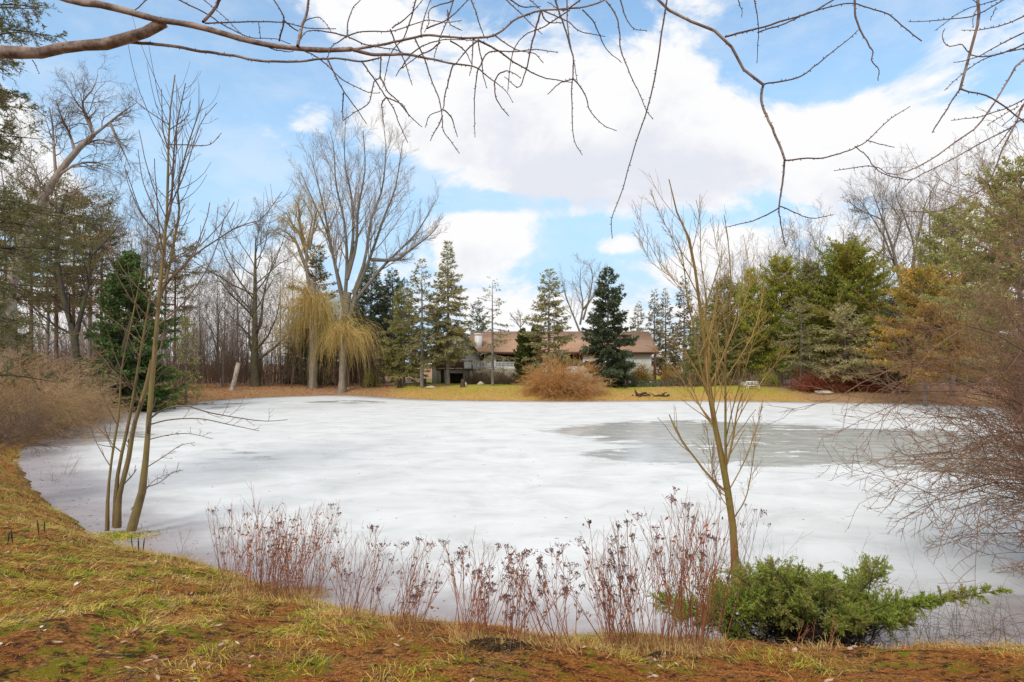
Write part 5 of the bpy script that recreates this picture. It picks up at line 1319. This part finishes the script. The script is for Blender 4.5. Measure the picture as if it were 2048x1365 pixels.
for tpts, w0, w1 in [([(0, 200), (140, 160), (290, 115), (440, 75), (600, -10)], 4., 2.6), ([(180, 180), (330, 130), (480, 70), (620, 35), (710, 28), (780, 50), (900, 85), (970, 140), (1090, 228)], 3., 2.4), ([(705, -20), (715, 120), (760, 230), (800, 295), (795, 340), (830, 390), (825, 455)], 4.6, 1.5), ([(210, 465), (320, 450), (430, 410), (550, 310), (640, 240), (705, 175)], 3.4, 1.5),
                     ([(328, 878), (430, 868), (540, 858), (640, 825), (705, 800), (770, 765), (880, 660), (995, 583)], 3.4, 1.4), ([(770, 765), (850, 785), (935, 805)], 2, 1.3), ([(705, 800), (770, 850), (810, 905), (880, 950), (1015, 972)], 2.2, 2), ([(302, 1130), (220, 1175), (130, 1210), (0, 1235)], 2.8, 1.3), ([(302, 1130), (400, 1175), (480, 1192), (600, 1172)], 2.6, 1.3),
                     ([(1285, 488), (1200, 610), (1125, 728)], 3.4, 2.4), ([(1285, 488), (1400, 520), (1470, 550), (1560, 610), (1660, 700)], 3.4, 2.4), ([(1700, 220), (1500, 290), (1380, 310), (1320, 280), (1295, 245), (1220, 250), (1190, 200), (1205, 150)], 3.4, 1.5), ([(1700, 150), (1500, 250), (1370, 320), (1255, 350)], 3, 1.3), ([(1700, 60), (1520, 140), (1400, 160), (1285, 168)], 3, 1.3),
                     ([(1560, -20), (1380, 80), (1220, 110), (1010, 123)], 2.6, 1.2), ([(1520, -10), (1300, 60), (1200, 130), (1135, 175)], 2.2, 1.2), ([(1700, 250), (1480, 300), (1340, 370), (1205, 485)], 2.8, 1.3), ([(1700, 510), (1550, 590), (1400, 640), (1240, 663)], 2.6, 1.2), ([(155, -20), (185, 130), (178, 345)], 2.4, 1.2), ([(72, -10), (85, 60), (78, 100)], 2, 1.2), ([(1600, 580), (1520, 630), (1440, 690)], 2, 1.1),
                     ([(1640, 560), (1580, 640), (1515, 690)], 2, 1.2), ([(1560, 705), (1500, 770), (1440, 830)], 2, 1.2), ([(1435, 998), (1470, 1090), (1500, 1130)], 2, 1.), ([(1340, -10), (1380, 30), (1350, 90), (1350, 150)], 2, 1.2), ([(1480, 40), (1450, 110)], 1.8, 1.1)]:
    pr.append((z8(tpts), w0, w1, (len(pr) * 3 % 7) / 7 - .4))
pr.append(([(1336, -10), (1322, 80), (1300, 200), (1270, 290), (1245, 380), (1222, 440), (1224, 480)], 3.6, 1.6, .2))
larch(np.array([6.4, 3.2, gz(6.4, 3.2)]), 'larch whose dark hanging twigs zigzag down from the upper right', pr, 3.7, 1)

# ------------------------------------------------------------------ grass, litter, leaves
rn = np.random.default_rng(101)


def wedge(n, y0, y1, pw=1.6, m=80):
    y = y0 + (y1 - y0) * rn.uniform(0, 1, n) ** pw; px = rn.uniform(-m, 2048 + m, n); x = (px - CX) / F * y
    d = sdist(x, y); k = d > .02
    x, y, d = x[k], y[k], d[k]; return np.stack([x, y, ground_z(x, y, d)], 1), d


def fall_dir(b, n):
    """blades lie mostly downhill and sideways in combed patches"""
    a = vnoise(b[:, 0], b[:, 1], .5) * 2.6 + 1.2 + rn.normal(size=n) * .7
    return np.stack([np.cos(a), np.sin(a), 0 * a], 1)


b, d = wedge(230000, 3.0, 13, 1.5)
den = vnoise(b[:, 0] + 3, b[:, 1], .42) * .8 + vnoise(b[:, 0], b[:, 1] + 8, 1.1) * .7 + np.clip(1.3 - d, 0, 1.) * .7 + np.clip(-b[:, 0] - 2, 0, 3) * .22
den = den + vnoise(b[:, 0] - 4, b[:, 1] + 2, .16) * .7 - .2 * np.clip(b[:, 0] + 1.5, 0, 2.2) - .25 * np.clip(4.6 - b[:, 1], 0, 1); k = den > rn.uniform(-.3, .85, len(b)); b, d = b[k], d[k]; n = len(b)
fd = fall_dir(b, n); el = rn.uniform(.05, .7, n)[:, None]
G = Geo(); G.strips(b - [0, 0, .008], fd + rn.normal(size=b.shape) * .25 + [0, 0, 1] * el, fd + rn.normal(size=b.shape) * .25 - [0, 0, .35] * (1 + 0 * el), rn.uniform(.04, .15, n), rn.uniform(.0014, .0032, n), rn)
tag(G.build('grass', M['grass']), kind='stuff')
# long tawny tussocks along the lip of the bank
x = rn.uniform(-17, 4.6, 110000); y = rn.uniform(4.6, 21, 110000); d = sdist(x, y); k = (d > .05) & (d < 1.9) & (vnoise(x, y, .3) > -.1 + .5 * rn.uniform(-1, 1, 110000)); x, y, d = x[k], y[k], d[k]
TB = np.repeat(np.concatenate(TUFTS), 9, 0); TB = TB + rn.normal(size=TB.shape) * [.045, .045, 0]; x, y = np.concatenate([x, TB[:, 0]]), np.concatenate([y, TB[:, 1]]); d = sdist(x, y); n = len(x)
b = np.stack([x, y, np.maximum(ground_z(x, y, d), 0) - .01], 1); fd = fall_dir(b, n)
G = Geo(); G.strips(b, fd * .6 + rn.normal(size=b.shape) * .3 + [0, 0, .65], fd + rn.normal(size=b.shape) * .3 - [0, 0, .5], rn.uniform(.07, .23, n), .004, rn)
tag(G.build('tussock_grass', M['grass_tan']), kind='stuff')
b, d = wedge(130000, 3.0, 9, 1.4); k = vnoise(b[:, 0] - 6, b[:, 1], .8) + .35 + .25 * np.clip(b[:, 0] + 2, -2, 3) > rn.uniform(-.4, .9, len(b)); b = b[k]; n = len(b)
G = Geo(); G.blades(b + [0, 0, .008], rn.normal(size=b.shape) * [1, 1, .25], rn.uniform(.018, .045, n), .0028, rn)
tag(G.build('needle_litter', M['litter']), kind='stuff')
b, d = wedge(3400, 3.0, 11, 1.2); k = (d > .1) & (vnoise(b[:, 0] + 2, b[:, 1], .5) + .5 * vnoise(b[:, 0], b[:, 1], .2) > rn.uniform(-.1, 1., len(d))); b = b[k]; n = len(b)
G = Geo(); GP = Geo(); sz = rn.uniform(.008, .028, n) * rn.choice([1, 1, 1, 1.7], n)
for i in range(n):
    a = rn.uniform(0, 6.28); ux = np.array([math.cos(a), math.sin(a), rn.uniform(-.25, .35)]); uy = np.array([-math.sin(a), math.cos(a), rn.uniform(-.4, .4)]); o = b[i] + [0, 0, .014]; s = sz[i]; w = rn.uniform(.28, .5)
    pts = [o - ux * s, o - ux * .3 * s + uy * w * s, o + ux * .35 * s + uy * w * .9 * s, o + ux * s, o + ux * .35 * s - uy * w * s, o - ux * .3 * s - uy * w * .9 * s]
    md1, md2 = o - ux * .3 * s - [0, 0, .25 * s], o + ux * .35 * s - [0, 0, .2 * s]
    V_ = pts + [md1, md2]; (GP if i % 14 == 0 else G).add(V_, [(6, 7, 2, 1), (5, 4, 7, 6)], [(0, 6, 1), (0, 5, 6), (7, 3, 2), (7, 4, 3)])
tag(G.build('fallen_leaves', M['leaf']), kind='stuff')
tag(GP.build('pale_fallen_leaves', M['leaf_pale']), kind='stuff')
b, d = wedge(420, 3.0, 9, 1.2); n = len(b); G = Geo(); dd = rn.normal(size=b.shape) * [1, 1, .12]
G.tubes(walk(b + [0, 0, .012], dd, rn.uniform(.05, .3, n), 5, rn, .12), rn.uniform(.0012, .0034, n)[:, None] * np.linspace(1, .5, 5)[None], 4)
tag(G.build('fallen_twigs', M['twig_larch']), kind='stuff')
# mole hills
for k, (px, py, w, lb) in enumerate(((1000, 1290, .26, 'dark crumbly molehill on the near bank below the thin dark stems'), (1316, 1302, .09, 'small dark burrow mound in the rusty litter left of the juniper'))):
    q_ = hit(px, py + 10); G = Geo(); G.lump((q_[0], q_[1], q_[2] - .03), (w * .7, w * .45, w * .2), rn, .35, 16, 10)
    for j in range(420):
        a = rn.uniform(0, 6.28); rr = w * rn.uniform(.2, 1.35); G.lump((q_[0] + rr * math.cos(a), q_[1] + rr * .65 * math.sin(a), gz(q_[0] + rr * math.cos(a), q_[1] + rr * .65 * math.sin(a)) + max(0, .2 * w * (1 - (rr / w) ** 2))), np.array([1, 1, .7]) * rn.uniform(.004, .012), rn, .3, 5, 4)
    tag(G.build('molehill', M['soil'], loc=q_, smooth=True), lb, 'mound')
# far bank fringe and reeds debris
n = 60000; k = rn.integers(0, len(SA), n); u = rn.uniform(0, 1, (n, 1)); e = SA[k] + (SB[k] - SA[k]) * u; nn = nrm(np.stack([(SB - SA)[k][:, 1], -(SB - SA)[k][:, 0]], 1)); w = rn.uniform(0, 1, (n, 1)) ** 1.6 * 5.5
q2 = e + nn * w; d = sdist(q2[:, 0], q2[:, 1]); s = d < 0; q2[s] = (e - nn * w)[s]; k = (q2[:, 1] > 19)
q2 = q2[k]; n = len(q2); d = sdist(q2[:, 0], q2[:, 1]); b = np.stack([q2[:, 0], q2[:, 1], ground_z(q2[:, 0], q2[:, 1], d)], 1)[d > .03]; n = len(b)
G = Geo(); dd = rn.normal(size=b.shape) * .5 + [0, 0, .8]; G.strips(b, dd, dd * [1, 1, .2], rn.uniform(.06, .24, n), .022, rn)
tag(G.build('bank_grass', M['fringe']), kind='stuff')
n = 26000; px = rn.uniform(-60, 780, n); yy = rn.uniform(24, 64, n); x = (px - CX) / F * yy; d = sdist(x, yy); k = d > .2; x, yy, d = x[k], yy[k], d[k]
b = np.stack([x, yy, ground_z(x, yy, d) + .02], 1); n = len(b); G = Geo(); G.blades(b, rn.normal(size=b.shape) * [1, 1, .35], rn.uniform(.08, .2, n), .09, rn)
tag(G.build('leaf_litter', M['litter']), kind='stuff')
n = 2600; a = rn.uniform(0, 1, n); x = rn.uniform(-16, 7, n); y = rn.uniform(6.2, 20, n); d = sdist(x, y); k = (d < 0) & (d > -1.1); x, y = x[k], y[k]; b = np.stack([x, y, 0 * x + .004], 1)
x2 = rn.uniform(-22, 30, 900); y2 = 7 + 40 * rn.uniform(0, 1, 900) ** 1.5; k = sdist(x2, y2) < -1; b = np.concatenate([b, np.stack([x2, y2, 0 * x2 + .004], 1)[k]])
G = Geo(); G.blades(b, rn.normal(size=b.shape) * [1, 1, .02], rn.uniform(.03, .12, len(b)), .012, rn); tag(G.build('ice_debris', M['twig_brown']), kind='stuff')

# ------------------------------------------------------------------ sky, sun, camera
SUN_EL, SUN_AZ = 42., 205.      # azimuth clockwise from +Y: behind the camera, a little to the left
wd = bpy.data.worlds.new('World'); SC.world = wd; wd.use_nodes = True
nt = wd.node_tree; N = nt.nodes; N.clear()
sky = N.new('ShaderNodeTexSky'); sky.sky_type = 'NISHITA'; sky.sun_disc = False; sky.sun_elevation = radians(SUN_EL); sky.sun_rotation = radians(SUN_AZ); sky.air_density = 1.; sky.dust_density = .6; sky.ozone_density = 1.5
tc = N.new('ShaderNodeTexCoord'); D_ = tc.outputs['Generated']
sp = N.new('ShaderNodeSeparateXYZ'); nt.links.new(D_, sp.inputs[0])
blue = mixc(nt, 1., sky.outputs[0], (1.6, 1.9, 1.87), 'MULTIPLY')
blue = mixc(nt, sstep(nt, sp.outputs[2], .05, .55, .92, .1), blue, (3.7, 5.4, 7.3))


def field(off):
    v = D_
    if off is not None:
        a = N.new('ShaderNodeVectorMath'); a.operation = 'ADD'; nt.links.new(D_, a.inputs[0]); a.inputs[1].default_value = off; v = a.outputs[0]
    f = math_(nt, 'MULTIPLY', math_(nt, 'SUBTRACT', noise(nt, 4.6, 10, .62, vec=v, dist=.35, stretch=(1, 1, 1.7)), .5), 2.5)
    for cx, cy, rx, ry, w in BLOBS:
        c = nrm(np.array([(cx - CX) / F, 1, -(cy - HZ) / F])); k = np.linalg.norm([(cx - CX) / F, 1, -(cy - HZ) / F])
        s = N.new('ShaderNodeVectorMath'); s.operation = 'SUBTRACT'; nt.links.new(v, s.inputs[0]); s.inputs[1].default_value = c
        m_ = N.new('ShaderNodeVectorMath'); m_.operation = 'MULTIPLY'; nt.links.new(s.outputs[0], m_.inputs[0]); m_.inputs[1].default_value = (F * k / rx, F * k / rx * .6, F * k / ry)
        l = N.new('ShaderNodeVectorMath'); l.operation = 'LENGTH'; nt.links.new(m_.outputs[0], l.inputs[0])
        f = math_(nt, 'ADD', f, sstep(nt, l.outputs['Value'], .25, 1.25, w, 0))
    f = math_(nt, 'ADD', f, sstep(nt, sp.outputs[2], .52, .75, 0, .4))      # unseen overcast added overhead and behind to soften the light
    return math_(nt, 'ADD', f, sstep(nt, sp.outputs[1], .45, .1, 0, .3))


BLOBS = [(1080, 220, 420, 190, .55), (1320, 310, 420, 110, .42), (960, 490, 150, 80, .55), (1760, 290, 330, 110, .45), (2010, 60, 190, 100, .4), (690, 30, 200, 60, .3), (1860, 440, 420, 140, .35), (1440, 500, 110, 60, .42), (620, 225, 60, 40, .3), (170, 480, 260, 220, .32), (1000, 660, 1600, 110, .3), (640, 480, 160, 140, .25), (1230, 490, 60, 24, .35),
         (1010, 402, 280, 26, -.4), (1500, 60, 90, 60, -.15), (360, 220, 250, 190, -.42), (500, 400, 170, 90, -.3), (1640, 110, 210, 100, -.36), (1150, 470, 120, 50, -.3), (1140, 560, 150, 60, -.25), (950, 40, 130, 40, -.2), (1250, 30, 120, 40, -.2), (640, 200, 100, 60, -.05)]
f0 = field(None)
f1 = field((0, 0, .035))
mask = sstep(nt, f0, .02, .36)
shade = math_(nt, 'SUBTRACT', f1, .12)
shade = sstep(nt, math_(nt, 'ADD', shade, math_(nt, 'MULTIPLY', math_(nt, 'SUBTRACT', noise(nt, 6, 6, .55, vec=D_, stretch=(1, 1, 2)), .5), .9)), .25, .95)
blue = mixc(nt, sstep(nt, noise(nt, 7, 8, .65, vec=D_, stretch=(1, 1, 2.2)), .4, .75, .05, .4), blue, (6.6, 6.9, 7.4))
cloud = mixc(nt, shade, (7.5, 7.5, 7.55), (6.0, 6.2, 6.8))
col = mixc(nt, mask, blue, cloud)
bg = N.new('ShaderNodeBackground'); bg.inputs['Strength'].default_value = .1; nt.links.new(col, bg.inputs[0])
ow = N.new('ShaderNodeOutputWorld'); nt.links.new(bg.outputs[0], ow.inputs[0])

sl = bpy.data.lights.new('sun', 'SUN'); sl.energy = 1.9; sl.angle = radians(16); sl.color = (1, .95, .87)
so = bpy.data.objects.new('sun', sl); COL.objects.link(so)
az = radians(SUN_AZ); dv = np.array([math.sin(az) * math.cos(radians(SUN_EL)), math.cos(az) * math.cos(radians(SUN_EL)), math.sin(radians(SUN_EL))])
import mathutils
so.rotation_euler = mathutils.Vector((-dv).tolist()).to_track_quat('-Z', 'Y').to_euler(); so.location = (dv * 60).tolist()

cam = bpy.data.cameras.new('camera'); co = bpy.data.objects.new('camera', cam); COL.objects.link(co)
cam.sensor_width = 36; cam.lens = F / 2048 * 36; cam.shift_y = (HZ - 682.5) / 2048; cam.clip_start = .05; cam.clip_end = 8000
co.location = (0, 0, EYE); co.rotation_euler = (radians(90), 0, 0)
SC.camera = co
SC.cycles.use_denoising = True; SC.cycles.denoiser = 'OPENIMAGEDENOISE'; SC.cycles.denoising_input_passes = 'RGB_ALBEDO_NORMAL'; SC.cycles.denoising_prefilter = 'NONE'
SC.view_settings.view_transform = 'Standard'; SC.view_settings.look = 'None'; SC.view_settings.gamma = 1; SC.view_settings.use_curve_mapping = False
SC.view_settings.exposure = 0.4
